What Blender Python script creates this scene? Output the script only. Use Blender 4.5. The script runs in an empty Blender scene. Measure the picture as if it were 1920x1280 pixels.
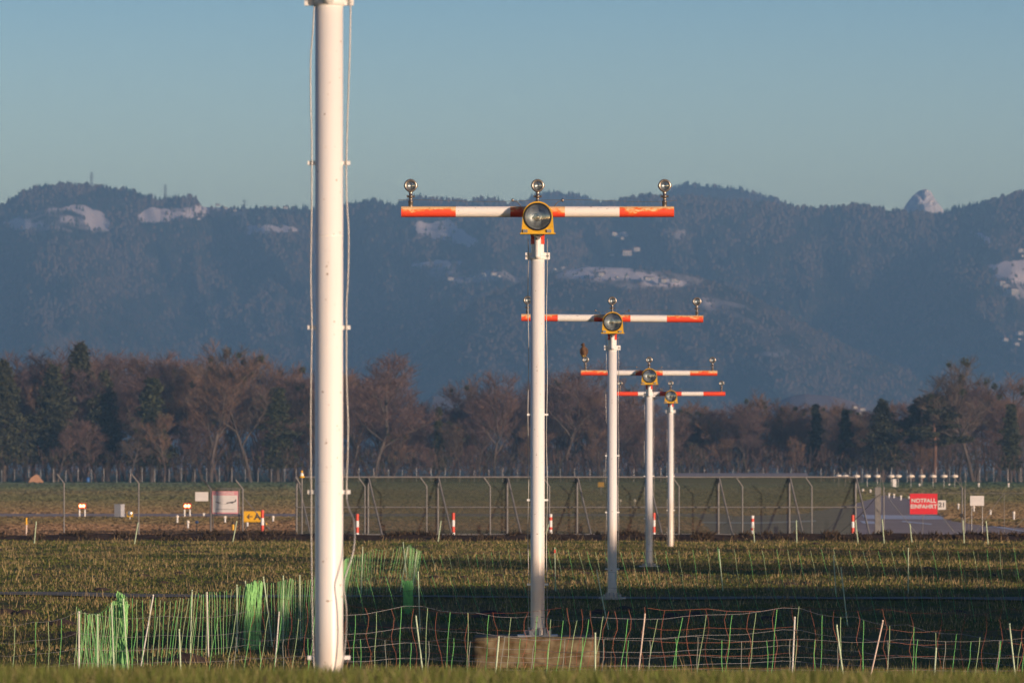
import bpy, math, random
import numpy as np
from mathutils import Vector, Matrix, noise as mnoise

# ------------------------------------------------------------------ camera, sky, sun, exposure
S = bpy.context.scene
COL = S.collection
F = 8520.0            # focal length in pixels of the 1920 px wide picture
HOR = 875.0           # horizon row
CZ = 2.64             # camera height above the flat meadow
cam_d = bpy.data.cameras.new("camera"); cam = bpy.data.objects.new("camera", cam_d); COL.objects.link(cam)
cam.location = (0, 0, CZ); cam.rotation_euler = (math.radians(90), 0, 0)
cam_d.sensor_width = 36; cam_d.lens = F / 1920 * 36; cam_d.shift_y = (HOR - 640) / 1920
cam_d.clip_start = 0.5; cam_d.clip_end = 40000
cam_d.dof.use_dof = True; cam_d.dof.focus_distance = 62; cam_d.dof.aperture_fstop = 6.0
S.camera = cam

PHI = math.radians(42)    # sun stands behind the camera, this far to the right
EL = math.radians(6.5)
w = bpy.data.worlds.new("World"); S.world = w; w.use_nodes = True
nt = w.node_tree; bg = nt.nodes["Background"]
sky = nt.nodes.new("ShaderNodeTexSky"); sky.sky_type = 'NISHITA'; sky.sun_disc = False
sky.sun_elevation = EL; sky.sun_rotation = math.pi - PHI
sky.altitude = 400; sky.air_density = 1.0; sky.dust_density = 0.6; sky.ozone_density = 1.6
# clear winter sky: deeper blue overhead than the plain model gives
wtc = nt.nodes.new("ShaderNodeTexCoord"); wsp = nt.nodes.new("ShaderNodeSeparateXYZ"); nt.links.new(wtc.outputs["Generated"], wsp.inputs[0])
wr = nt.nodes.new("ShaderNodeValToRGB"); nt.links.new(wsp.outputs[2], wr.inputs[0])
for k, (p_, c_) in enumerate(((0.0, (2.4, 2.08, 2.2)), (.055, (1.95, 1.88, 2.02)), (.107, (.85, 1.10, 1.48)), (.17, (.24, .44, .80)), (.42, (.07, .22, .58)))):
    e_ = wr.color_ramp.elements[k] if k < 2 else wr.color_ramp.elements.new(p_)
    e_.position = p_; e_.color = c_ + (1,)
wm = nt.nodes.new("ShaderNodeMixRGB"); wm.blend_type = 'MULTIPLY'; wm.inputs[0].default_value = 1
nt.links.new(sky.outputs[0], wm.inputs[1]); nt.links.new(wr.outputs[0], wm.inputs[2])
nt.links.new(wm.outputs[0], bg.inputs[0]); bg.inputs[1].default_value = 0.15
sun_d = bpy.data.lights.new("sun", 'SUN'); sun = bpy.data.objects.new("sun", sun_d); COL.objects.link(sun)
sun_d.energy = 5.0; sun_d.angle = math.radians(0.5); sun_d.color = (1.0, 0.735, 0.545)
sdir = Vector((math.sin(PHI) * math.cos(EL), -math.cos(PHI) * math.cos(EL), math.sin(EL)))
sun.rotation_euler = (-sdir).to_track_quat('-Z', 'Y').to_euler(); sun.location = (60, -60, 30)
S.view_settings.view_transform = 'Standard'; S.view_settings.look = 'None'
S.view_settings.exposure = 0.04; S.view_settings.gamma = 1.0; S.view_settings.use_curve_mapping = False
S.cycles.use_denoising = True
S.cycles.max_bounces = 5; S.cycles.diffuse_bounces = 2; S.cycles.glossy_bounces = 3; S.cycles.volume_bounces = 0
S.cycles.transparent_max_bounces = 24

rng = np.random.default_rng(7); random.seed(7)

# ------------------------------------------------------------------ helpers
def PX(px, d): return (px - 960.0) * d / F
def PZ(py, d): return CZ + (HOR - py) * d / F
def P(px, py, d): return Vector((PX(px, d), d, PZ(py, d)))
def gd(py): return CZ * F / (py - HOR)            # distance of flat ground seen at this row

class MB:
    def __init__(s): s.v = []; s.f = []; s.m = []; s.sm = []
    def add(s, vs, fs, mi=0, smooth=False):
        o = len(s.v); s.v += [tuple(v) for v in vs]
        for f in fs: s.f.append(tuple(i + o for i in f)); s.m.append(mi); s.sm.append(smooth)
    def box(s, c, h, mi=0, M=None):
        c = Vector(c)
        vs = [Vector((x * h[0], y * h[1], z * h[2])) for x in (-1, 1) for y in (-1, 1) for z in (-1, 1)]
        if M is not None: vs = [M @ v for v in vs]
        vs = [v + c for v in vs]
        s.add(vs, [(0, 1, 3, 2), (4, 6, 7, 5), (0, 4, 5, 1), (2, 3, 7, 6), (0, 2, 6, 4), (1, 5, 7, 3)], mi)
    def bar(s, a, b, hw, hd=None, mi=0):
        a = Vector(a); b = Vector(b); hd = hd or hw; t = (b - a); L = t.length; q = t.to_track_quat('Z', 'Y').to_matrix()
        s.box((a + b) / 2, (hw, hd, L / 2), mi, q)
    def tube(s, pts, r, n=8, mi=0, caps=True, smooth=True):
        pts = [Vector(p) for p in pts]; k = len(pts)
        rr = r if isinstance(r, (list, tuple)) else [r] * k
        vs = []; up = Vector((0.13, 0.31, 0.94)); pu = None
        for i, p in enumerate(pts):
            t = (pts[min(i + 1, k - 1)] - pts[max(i - 1, 0)]).normalized()
            if pu is None:
                a = t.cross(up if abs(t.dot(up)) < .9 else Vector((1, 0, 0))).normalized()
            else:
                a = (pu - t * pu.dot(t)).normalized()
            pu = a; b = t.cross(a)
            for j in range(n):
                an = 2 * math.pi * j / n
                vs.append(p + (a * math.cos(an) + b * math.sin(an)) * rr[i])
        fs = [(i * n + j, i * n + (j + 1) % n, (i + 1) * n + (j + 1) % n, (i + 1) * n + j) for i in range(k - 1) for j in range(n)]
        s.add(vs, fs, mi, smooth)
        if caps:
            s.add(vs[:n], [tuple(reversed(range(n)))], mi); s.add(vs[-n:], [tuple(range(n))], mi)
    def lathe(s, prof, M, n=20, mi=0, smooth=True):
        """prof: list of (r, h) along local z; M 4x4"""
        vs = [M @ Vector((r * math.cos(2 * math.pi * j / n), r * math.sin(2 * math.pi * j / n), h)) for r, h in prof for j in range(n)]
        k = len(prof)
        fs = [(i * n + j, i * n + (j + 1) % n, (i + 1) * n + (j + 1) % n, (i + 1) * n + j) for i in range(k - 1) for j in range(n)]
        s.add(vs, fs, mi, smooth)
    def prism(s, poly, y0, y1, mi=0):
        """poly in xz, extruded along y"""
        n = len(poly)
        vs = [(x, y0, z) for x, z in poly] + [(x, y1, z) for x, z in poly]
        s.add(vs, [tuple(range(n)), tuple(reversed(range(n, 2 * n)))] + [(j, j + n, (j + 1) % n + n, (j + 1) % n) for j in range(n)], mi)
    def data(s, name, mats):
        me = bpy.data.meshes.new(name); me.from_pydata(s.v, [], s.f)
        for m in (mats if isinstance(mats, (list, tuple)) else [mats]): me.materials.append(m)
        me.polygons.foreach_set("material_index", s.m); me.polygons.foreach_set("use_smooth", s.sm); me.update()
        return me
    def build(s, name, mats, parent=None, loc=None):
        return link(name, s.data(name, mats), parent, loc)

def link(name, data, parent=None, loc=None):
    o = bpy.data.objects.new(name, data); COL.objects.link(o)
    if parent is not None: o.parent = parent
    if loc is not None: o.location = loc
    return o

def tag(o, label, cat, group=None, kind=None):
    if label: o["label"] = label
    if cat: o["category"] = cat
    if group: o["group"] = group
    if kind: o["kind"] = kind
    return o

def thing(name, label, cat, loc=(0, 0, 0), group=None, rz=0.0):
    o = link(name, None, None, loc); o.rotation_euler = (0, 0, rz); o.empty_display_size = .2
    return tag(o, label, cat, group)

def copy_tree(o, parent=None):
    c = o.copy(); COL.objects.link(c)
    if parent is not None: c.parent = parent
    for ch in [k for k in bpy.data.objects if k.parent == o]: copy_tree(ch, c)
    return c
def kids(o): return [k for k in bpy.data.objects if k.parent == o]
def dup(o, children):
    """children: nested list [(child,[grandchildren])...]"""
    c = o.copy(); COL.objects.link(c)
    for ch, gs in children:
        k = ch.copy(); COL.objects.link(k); k.parent = c
        for g in gs:
            q = g.copy(); COL.objects.link(q); q.parent = k
    return c

def tris(name, V, mat, tint=None, parent=None, nv=3):
    """fast mesh of separate polygons; V (N,nv,3)"""
    N = len(V); me = bpy.data.meshes.new(name)
    me.vertices.add(N * nv); me.vertices.foreach_set("co", np.ascontiguousarray(V, dtype=np.float32).ravel())
    me.loops.add(N * nv); me.loops.foreach_set("vertex_index", np.arange(N * nv, dtype=np.int32))
    me.polygons.add(N); me.polygons.foreach_set("loop_start", np.arange(0, N * nv, nv, dtype=np.int32))
    me.polygons.foreach_set("loop_total", np.full(N, nv, dtype=np.int32))
    if tint is not None:
        a = me.attributes.new("tint", 'FLOAT_COLOR', 'POINT')
        c = np.ones((N, nv, 4), dtype=np.float32); c[:, :, :3] = np.asarray(tint)[:, None, :]
        a.data.foreach_set("color", c.ravel())
    me.materials.append(mat); me.update(calc_edges=True); me.validate()
    return link(name, me, parent)

def ribbons(A, B, w0, w1):
    """quads from A to B (N,3) with random facing"""
    t = B - A; r = rng.normal(size=t.shape); s = np.cross(t, r); s /= (np.linalg.norm(s, axis=1, keepdims=True) + 1e-9)
    w0 = np.broadcast_to(np.asarray(w0, float).reshape(-1, 1), (len(A), 1)); w1 = np.broadcast_to(np.asarray(w1, float).reshape(-1, 1), (len(A), 1))
    return np.stack([A - s * w0 / 2, A + s * w0 / 2, B + s * w1 / 2, B - s * w1 / 2], axis=1)

# ------------------------------------------------------------------ materials
def mat(name, col, rough=0.6, metal=0.0, var=0.0, scale=5.0, col2=None, bump=0.0, spec=0.5, coords='Object', detail=4, emit=None, estr=0, stretch=None):
    m = bpy.data.materials.new(name); m.use_nodes = True; n = m.node_tree.nodes; L = m.node_tree.links
    b = n["Principled BSDF"]; b.inputs["Roughness"].default_value = rough; b.inputs["Metallic"].default_value = metal
    b.inputs["Specular IOR Level"].default_value = spec
    c = tuple(col) + (1,)
    b.inputs["Base Color"].default_value = c
    if var or col2 or bump:
        tc = n.new("ShaderNodeTexCoord"); nz = n.new("ShaderNodeTexNoise"); nz.inputs["Scale"].default_value = scale; nz.inputs["Detail"].default_value = detail
        src = tc.outputs[coords]
        if stretch:
            mp = n.new("ShaderNodeMapping"); mp.inputs["Scale"].default_value = stretch; L.new(src, mp.inputs[0]); src = mp.outputs[0]
        L.new(src, nz.inputs["Vector"])
        rp = n.new("ShaderNodeValToRGB"); rp.color_ramp.elements[0].position = .33; rp.color_ramp.elements[1].position = .67
        c2 = tuple(col2) + (1,) if col2 else tuple(x * (1 - var) for x in col) + (1,)
        rp.color_ramp.elements[0].color = c2; rp.color_ramp.elements[1].color = c
        L.new(nz.outputs["Fac"], rp.inputs[0]); L.new(rp.outputs[0], b.inputs["Base Color"])
        if bump:
            bp = n.new("ShaderNodeBump"); bp.inputs["Strength"].default_value = bump; L.new(nz.outputs["Fac"], bp.inputs["Height"]); L.new(bp.outputs[0], b.inputs["Normal"])
    if emit: b.inputs["Emission Color"].default_value = tuple(emit) + (1,); b.inputs["Emission Strength"].default_value = estr
    return m

def tint_mat(name, rough=0.9, transl=0.0):
    m = bpy.data.materials.new(name); m.use_nodes = True; n = m.node_tree.nodes; L = m.node_tree.links
    b = n["Principled BSDF"]; b.inputs["Roughness"].default_value = rough; b.inputs["Specular IOR Level"].default_value = 0.1
    a = n.new("ShaderNodeAttribute"); a.attribute_name = "tint"; L.new(a.outputs["Color"], b.inputs["Base Color"])
    if transl:
        t = n.new("ShaderNodeBsdfTranslucent"); L.new(a.outputs["Color"], t.inputs[0])
        mx = n.new("ShaderNodeMixShader"); mx.inputs[0].default_value = transl
        L.new(b.outputs[0], mx.inputs[1]); L.new(t.outputs[0], mx.inputs[2]); L.new(mx.outputs[0], n["Material Output"].inputs[0])
    return m

M = {}
M['white'] = mat("white_paint", (.80, .78, .74), .38, var=.06, scale=3, detail=6, stretch=(4, 4, .7))
M['white2'] = mat("white_plate", (.78, .77, .74), .5, var=.1, scale=9)
def weathered_pole():
    m = mat("weathered_white_pole", (.80, .78, .74), .38); n = m.node_tree.nodes; L = m.node_tree.links; b = n["Principled BSDF"]
    tc = n.new("ShaderNodeTexCoord"); sp = n.new("ShaderNodeSeparateXYZ"); L.new(tc.outputs["Object"], sp.inputs[0])
    def nz(sc, st, det=6):
        mp = n.new("ShaderNodeMapping"); mp.inputs["Scale"].default_value = st; L.new(tc.outputs["Object"], mp.inputs[0])
        q = n.new("ShaderNodeTexNoise"); q.inputs["Scale"].default_value = sc; q.inputs["Detail"].default_value = det; L.new(mp.outputs[0], q.inputs[0]); return q.outputs["Fac"]
    streak = n.new("ShaderNodeMapRange"); streak.inputs[1].default_value = .5; streak.inputs[2].default_value = .8; streak.inputs[4].default_value = .35; L.new(nz(9, (3, 3, .12)), streak.inputs[0])
    spots = n.new("ShaderNodeMapRange"); spots.inputs[1].default_value = .70; spots.inputs[2].default_value = .74; L.new(nz(26, (1, 1, 1), 2), spots.inputs[0])
    foot = n.new("ShaderNodeMapRange"); foot.inputs[1].default_value = 1.75; foot.inputs[2].default_value = 1.15; foot.inputs[4].default_value = .9; L.new(sp.outputs[2], foot.inputs[0])
    fm = n.new("ShaderNodeMath"); fm.operation = 'MULTIPLY'; L.new(foot.outputs[0], fm.inputs[0]); L.new(nz(5, (1, 1, .5)), fm.inputs[1])
    c = None
    for f, col in ((streak.outputs[0], (.62, .58, .52)), (spots.outputs[0], (.35, .27, .20)), (fm.outputs[0], (.55, .38, .20))):
        mx = n.new("ShaderNodeMixRGB"); L.new(f, mx.inputs[0]); mx.inputs[2].default_value = col + (1,)
        if c is None: mx.inputs[1].default_value = (.80, .78, .74, 1)
        else: L.new(c, mx.inputs[1])
        c = mx.outputs[0]
    L.new(c, b.inputs["Base Color"]); return m
M['pole'] = weathered_pole()
M['red'] = mat("red_paint", (.75, .065, .028), .45, var=.2, scale=8)
M['yellow'] = mat("yellow_paint", (.66, .37, .012), .4, var=.15, scale=10)
M['steel'] = mat("galvanised_steel", (.36, .36, .36), .42, .75, var=.25, scale=12)
M['nickel'] = mat("lamp_steel", (.34, .30, .26), .34, .8, var=.35, scale=20)
M['cable'] = mat("silver_cable", (.27, .265, .26), .38, .7)
M['black'] = mat("black_rubber", (.012, .012, .014), .5, var=.2, scale=9)
M['alu'] = mat("reflector_metal", (.55, .58, .60), .38, .7, var=.5, scale=14)
M['fence_steel'] = mat("dull_zinc", (.21, .205, .20), .6, .15, var=.25, scale=6)
M['wire'] = mat("mesh_wire", (.10, .10, .095), .7, .2)
M['red_sign'] = mat("red_sign", (.60, .008, .022), .5, var=.06, scale=4)
M['amber'] = mat("yellow_sign", (.88, .47, .01), .5, var=.08, scale=4)
M['pink'] = mat("faded_pink", (.60, .27, .30), .6, var=.08, scale=4)
M['sign_white'] = mat("sign_white", (.62, .60, .58), .6, var=.1, scale=4)
M['ink'] = mat("sign_ink", (.035, .035, .045), .6)
M['conc'] = mat("old_concrete", (.22, .175, .10), .95, col2=(.075, .048, .014), scale=8, bump=1.0, detail=15)
M['soil'] = mat("dug_soil", (.075, .046, .030), 1, col2=(.03, .019, .013), scale=9, bump=.8, detail=8)
M['grey_cab'] = mat("cabinet_grey", (.42, .43, .46), .5, var=.1)
M['stake'] = mat("pale_stake", (.50, .62, .40), .5, var=.15, scale=6)
M['stake_w'] = mat("white_stake", (.68, .66, .58), .5, var=.2, scale=9)
M['stake_o'] = mat("orange_white_stake", (.72, .56, .44), .5, var=.2, scale=9)
M['g_net'] = mat("green_net_cord", (.17, .56, .15), .6, var=.3, scale=3)
M['g_fold'] = mat("pale_green_fold", (.36, .78, .27), .6, var=.35, scale=9)
M['g_net2'] = mat("pale_net_cord", (.38, .55, .27), .6, var=.3, scale=3)
M['grey_net'] = mat("grey_net_cord", (.30, .32, .27), .6, var=.2, scale=3)
M['o_net'] = mat("orange_net_cord", (.30, .09, .045), .6, var=.3, scale=3)
M['w_wire'] = mat("pale_net_wire", (.26, .25, .25), .6)
M['d_wire'] = mat("dark_net_wire", (.07, .06, .05), .7)
M['bark'] = mat("bark", (.13, .105, .088), .95, var=.45, scale=2, stretch=(1, 1, .3))
M['orangebark'] = mat("pine_bark", (.17, .095, .065), .95, var=.35, scale=2)
M['tint'] = tint_mat("foliage_tint")
M['leaf'] = tint_mat("leaf_tint", transl=.2)
M['wall'] = mat("rendered_wall", (.72, .66, .58), .8, var=.08)
M['roof'] = mat("tiled_roof", (.24, .12, .09), .85, var=.2)
M['lamp_red'] = mat("lit_red_lens", (.9, .1, .03), .4, emit=(1, .06, .008), estr=1.6)
M['lamp_hot'] = mat("lit_hot_lens", (1, .6, .3), .4, emit=(1, .5, .18), estr=8)
M['lamp_warm'] = mat("warm_white_head", (.86, .78, .66), .4)
M['tan'] = mat("tan_canvas", (.50, .27, .15), .9, var=.2)
M['blue'] = mat("blue_plastic", (.03, .12, .34), .5)
M['asph'] = mat("asphalt", (.085, .078, .075), .9, var=.2, scale=.15)

def glass_mat():
    m = bpy.data.materials.new("lamp_glass"); m.use_nodes = True; n = m.node_tree.nodes; L = m.node_tree.links
    n.remove(n["Principled BSDF"])
    tr = n.new("ShaderNodeBsdfTransparent"); tr.inputs[0].default_value = (.86, .9, .9, 1)
    gl = n.new("ShaderNodeBsdfGlossy"); gl.inputs[1].default_value = .06; gl.inputs[0].default_value = (.9, .95, 1, 1)
    w = n.new("ShaderNodeTexWave"); w.inputs["Scale"].default_value = 16; w.inputs["Distortion"].default_value = .6
    tc = n.new("ShaderNodeTexCoord"); L.new(tc.outputs["Object"], w.inputs[0])
    bp = n.new("ShaderNodeBump"); bp.inputs["Strength"].default_value = .25; L.new(w.outputs["Fac"], bp.inputs["Height"]); L.new(bp.outputs[0], gl.inputs["Normal"])
    mx = n.new("ShaderNodeMixShader"); mx.inputs[0].default_value = .10
    L.new(tr.outputs[0], mx.inputs[1]); L.new(gl.outputs[0], mx.inputs[2]); L.new(mx.outputs[0], n["Material Output"].inputs[0])
    return m
M['glass'] = glass_mat()

def bar_mat(name, seed, wear):
    """red and white bands along x, 0.72 m each, red paint worn to orange and white along the top"""
    m = bpy.data.materials.new(name); m.use_nodes = True; n = m.node_tree.nodes; L = m.node_tree.links
    b = n["Principled BSDF"]; b.inputs["Roughness"].default_value = .45
    tc = n.new("ShaderNodeTexCoord"); sp = n.new("ShaderNodeSeparateXYZ"); L.new(tc.outputs["Object"], sp.inputs[0])
    def mth(op, a, bb=None, c=None):
        x = n.new("ShaderNodeMath"); x.operation = op
        for i, v in enumerate((a, bb, c)):
            if v is None: continue
            if isinstance(v, (int, float)): x.inputs[i].default_value = v
            else: L.new(v, x.inputs[i])
        return x.outputs[0]
    ax = mth('ABSOLUTE', sp.outputs[0])
    red = mth('ADD', mth('LESS_THAN', ax, .36), mth('GREATER_THAN', ax, 1.08))
    nz = n.new("ShaderNodeTexNoise"); nz.inputs["Scale"].default_value = 7; nz.inputs["Detail"].default_value = 8; nz.inputs["Roughness"].default_value = .7
    mp = n.new("ShaderNodeMapping"); mp.inputs["Location"].default_value = (seed, seed * 2.3, 0); mp.inputs["Scale"].default_value = (.7, 1.5, 1.5); L.new(tc.outputs["Object"], mp.inputs[0]); L.new(mp.outputs[0], nz.inputs["Vector"])
    fade = mth('ADD', mth('MULTIPLY', sp.outputs[2], 12.0 * wear), mth('MULTIPLY', mth('SUBTRACT', nz.outputs["Fac"], .5), 4.2))
    rp = n.new("ShaderNodeValToRGB"); e = rp.color_ramp.elements
    e[0].position = .15; e[0].color = (.80, .075, .032, 1); e[1].position = .42; e[1].color = (.78, .22, .04, 1)
    k = rp.color_ramp.elements.new(.62); k.color = (.75, .50, .26, 1); L.new(mth('ADD', fade, .17 if wear > .5 else -.35), rp.inputs[0])
    dn = n.new("ShaderNodeTexNoise"); dn.inputs["Scale"].default_value = 26; dn.inputs["Detail"].default_value = 3; L.new(mp.outputs[0], dn.inputs["Vector"])
    spk = mth('GREATER_THAN', mth('ADD', dn.outputs["Fac"], mth('MULTIPLY', sp.outputs[2], 1.1)), .72)
    mx = n.new("ShaderNodeMixRGB"); mx.inputs[1].default_value = (.78, .75, .70, 1); L.new(red, mx.inputs[0]); L.new(rp.outputs[0], mx.inputs[2])
    m2 = n.new("ShaderNodeMixRGB"); m2.inputs[2].default_value = (.12, .06, .04, 1); L.new(mth('MULTIPLY', spk, .6 * wear), m2.inputs[0]); L.new(mx.outputs[0], m2.inputs[1])
    L.new(m2.outputs[0], b.inputs["Base Color"])
    return m

# ------------------------------------------------------------------ ground height
def smooth(a, b, x):
    t = np.clip((x - a) / (b - a), 0, 1); return t * t * (3 - 2 * t)
def vnoise(x, y, s, seed=0.0):
    return mnoise.noise(Vector((x / s + seed, y / s - seed, seed * .7)))
def zg(x, d):
    z = 0.0
    if d < 60:
        tilt = -x * .0022 * min(max(d, 0), 40) / 10
        knots = [(-50, 1.25), (6, 1.55), (16, 1.732), (19, 1.71), (25, 1.46), (30, 1.22), (38, .74), (46, .30), (53, .07), (60, 0.0)]
        if d <= knots[0][0]: z = knots[0][1]
        else:
            for (a, za), (b, zb) in zip(knots, knots[1:]):
                if a <= d <= b: z = za + (zb - za) * (d - a) / (b - a); break
        z += max(-.1, min(.1, tilt)) * (1 - smooth(38, 55, d)) + .012 * vnoise(x, d, 1.2, 3) + .014 * vnoise(x, d, .35, 4)
    else:
        z = .035 * vnoise(x, d, 3.5, 1) * smooth(60, 64, d) * (1 - smooth(165, 172, d)) + .018 * vnoise(x, d, .9, 5) * (1 - smooth(140, 160, d))
    z += .22 * math.exp(-((d - 164.5) / 1.3) ** 2) * (1 + .5 * vnoise(x, 0, 2.0, 9))
    return float(z)

def ground():
    xs = [-9000, -3000, -1200, -600, -300, -150, -80, -50, -35] + list(np.linspace(-26, 26, 131)) + [35, 50, 80, 150, 300, 600, 1200, 3000, 9000]
    ds = [-400, -100, -50, -20, 0, 4, 8, 12] + list(np.arange(14, 60, .8)) + list(np.arange(60, 172, .7)) + [175, 180, 190, 200, 225, 250, 300, 400, 500, 600, 700, 800, 1000, 1500, 2500, 4000, 7000, 12000]
    vs = [(x, d, zg(x, d) if abs(x) < 60 else zg(math.copysign(60, x), d)) for d in ds for x in xs]
    n = len(xs)
    fs = [(j * n + i, j * n + i + 1, (j + 1) * n + i + 1, (j + 1) * n + i) for j in range(len(ds) - 1) for i in range(n - 1)]
    mb = MB(); mb.add(vs, fs, 0, True)
    m = bpy.data.materials.new("meadow_and_airfield"); m.use_nodes = True; N = m.node_tree.nodes; L = m.node_tree.links
    b = N["Principled BSDF"]; b.inputs["Roughness"].default_value = 1; b.inputs["Specular IOR Level"].default_value = .05
    tc = N.new("ShaderNodeTexCoord"); sp = N.new("ShaderNodeSeparateXYZ"); L.new(tc.outputs["Object"], sp.inputs[0])
    def nz(scale, st=(1, 1, 1), det=5):
        mp = N.new("ShaderNodeMapping"); mp.inputs["Scale"].default_value = st; L.new(tc.outputs["Object"], mp.inputs[0])
        q = N.new("ShaderNodeTexNoise"); q.inputs["Scale"].default_value = scale; q.inputs["Detail"].default_value = det; L.new(mp.outputs[0], q.inputs["Vector"]); return q.outputs["Fac"]
    def ramp(fac, stops):
        r = N.new("ShaderNodeValToRGB"); e = r.color_ramp.elements
        while len(e) < len(stops): e.new(.5)
        for k, (p, c) in zip(e, stops): k.position = p; k.color = tuple(c) + (1,)
        L.new(fac, r.inputs[0]); return r.outputs[0]
    def mix(f, a, bb):
        q = N.new("ShaderNodeMixRGB"); L.new(f, q.inputs[0]); L.new(a, q.inputs[1]); L.new(bb, q.inputs[2]); return q.outputs[0]
    near = ramp(nz(.55, (1, .45, 1), 7), [(.3, (.060, .080, .024)), (.45, (.10, .115, .036)), (.56, (.165, .135, .060)), (.7, (.11, .09, .042))])
    # beyond the fence: bands by distance, jittered
    jit = N.new("ShaderNodeMath"); jit.operation = 'MULTIPLY_ADD'; L.new(nz(.02, (1, 3, 1), 4), jit.inputs[0]); jit.inputs[1].default_value = 110; L.new(sp.outputs[1], jit.inputs[2])
    mr = N.new("ShaderNodeMapRange"); mr.inputs[1].default_value = 160 + 55; mr.inputs[2].default_value = 760 + 55; L.new(jit.outputs[0], mr.inputs[0])
    far = ramp(mr.outputs[0], [(0.0, (.28, .17, .10)), (.10, (.30, .19, .10)), (.16, (.20, .17, .08)), (.22, (.32, .22, .12)), (.34, (.20, .18, .085)), (.5, (.14, .145, .07)), (.72, (.16, .15, .08)), (.9, (.075, .11, .06)), (1, (.06, .09, .05))])
    st = ramp(nz(.25, (.25, 1.6, 1), 6), [(.3, (.7, .7, .7)), (.7, (1.15, 1.1, 1.1))])
    q = N.new("ShaderNodeMixRGB"); q.blend_type = 'MULTIPLY'; q.inputs[0].default_value = 1; L.new(far, q.inputs[1]); L.new(st, q.inputs[2])
    soil = ramp(nz(3, det=7), [(.35, (.065, .045, .031)), (.65, (.12, .08, .055))])
    def step(a, w):
        r = N.new("ShaderNodeMapRange"); r.inputs[1].default_value = a - w; r.inputs[2].default_value = a + w
        k = N.new("ShaderNodeMath"); k.operation = 'MULTIPLY_ADD'; L.new(nz(.6), k.inputs[0]); k.inputs[1].default_value = 4; L.new(sp.outputs[1], k.inputs[2]); L.new(k.outputs[0], r.inputs[0]); return r.outputs[0]
    c = mix(step(163.3, .7), near, soil); c = mix(step(172, 1.5), c, q.outputs[0])
    L.new(c, b.inputs["Base Color"])
    bp = N.new("ShaderNodeBump"); bp.inputs["Strength"].default_value = .7; bp.inputs["Distance"].default_value = .08; L.new(nz(9, det=8), bp.inputs["Height"]); L.new(bp.outputs[0], b.inputs["Normal"])
    return tag(mb.build("ground", m), None, None, kind="structure")
ground()

def sheet(name, pts, mt, z=.004, sub=None):
    mb = MB(); mb.add([(x, d, zg(x, d) + z) for x, d in pts], [tuple(range(len(pts)))]); return tag(mb.build(name, mt), None, None, kind="structure")
def strip(name, pts, hw, mt, z=.03):
    """narrow strip along points (x, d) following the ground"""
    mb = MB(); vs = []
    for i, (x, d) in enumerate(pts):
        vs += [(x, d - hw, zg(x, d - hw) + z), (x, d, zg(x, d) + z + .01), (x, d + hw, zg(x, d + hw) + z)]
    fs = []
    for i in range(len(pts) - 1):
        a = i * 3; fs += [(a, a + 3, a + 4, a + 1), (a + 1, a + 4, a + 5, a + 2)]
    mb.add(vs, fs); return tag(mb.build(name, mt), None, None, kind="structure")
M['path'] = mat("worn_gravel", (.17, .16, .15), 1, col2=(.10, .095, .05), scale=2.5, detail=8)
strip("path", [(x, 91.5 - .32 * x * .55) for x in np.linspace(-24, 30, 80)], .95, M['path'])
M['taxi'] = mat("taxiway", (.44, .33, .285), .95, var=.22, scale=.12, stretch=(.3, 2, 1), detail=7)
M['mark'] = mat("runway_marking", (.74, .76, .80), .8, var=.15, scale=.4)
TAXI_L = [(172, 7.6), (236, 9.5), (256, 16.2), (330, 24.8), (430, 35.0)]
TAXI_R = [(172, 60), (183, 40), (190, 23.5), (202, 21.2), (222, 21.6), (250, 23.6), (300, 27.5), (390, 33.9), (430, 35.4)]
def taxi_edges(d): return float(np.interp(d, [p[0] for p in TAXI_L], [p[1] for p in TAXI_L])), float(np.interp(d, [p[0] for p in TAXI_R], [p[1] for p in TAXI_R]))
def apron():
    ds = [171.5, 183, 190, 202, 222, 236, 250, 256, 275, 300, 330, 360, 390, 430]; vs = []
    for d in ds:
        a, b = taxi_edges(d); vs += [(a, d, zg(a, d) + .004), (b, d, zg(min(b, 59), d) + .004)]
    k = len(ds); fs = [(2 * i, 2 * i + 1, 2 * i + 3, 2 * i + 2) for i in range(k - 1)]
    mb = MB(); mb.add(vs, fs); mb.add([(-400, 236, .012), (9.5, 236, .012), (16.2, 256, .012), (-400, 256, .012)], [(0, 1, 2, 3)])
    tag(mb.build("taxiway", M['taxi']), None, None, kind="structure")
apron()
def mk(pts): return sheet("runway_marking", [(PX(x, gd(y)), gd(y)) for x, y in pts], M['mark'], .010)
mk([(1622, 972.5), (1768, 973.5), (1772, 970.5), (1760, 966.5), (1616, 965)])
mk([(1618, 981), (1640, 982), (1640, 977.5), (1612, 976)])
mk([(1690, 978), (1745, 983.5), (1748, 981.5), (1692, 976)])
mk([(1850, 986), (1885, 991), (1930, 999), (1930, 997), (1888, 989), (1856, 984.5)])
mk([(1300, 980), (1420, 982), (1530, 978), (1530, 975), (1420, 978.5), (1300, 978)])

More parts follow.
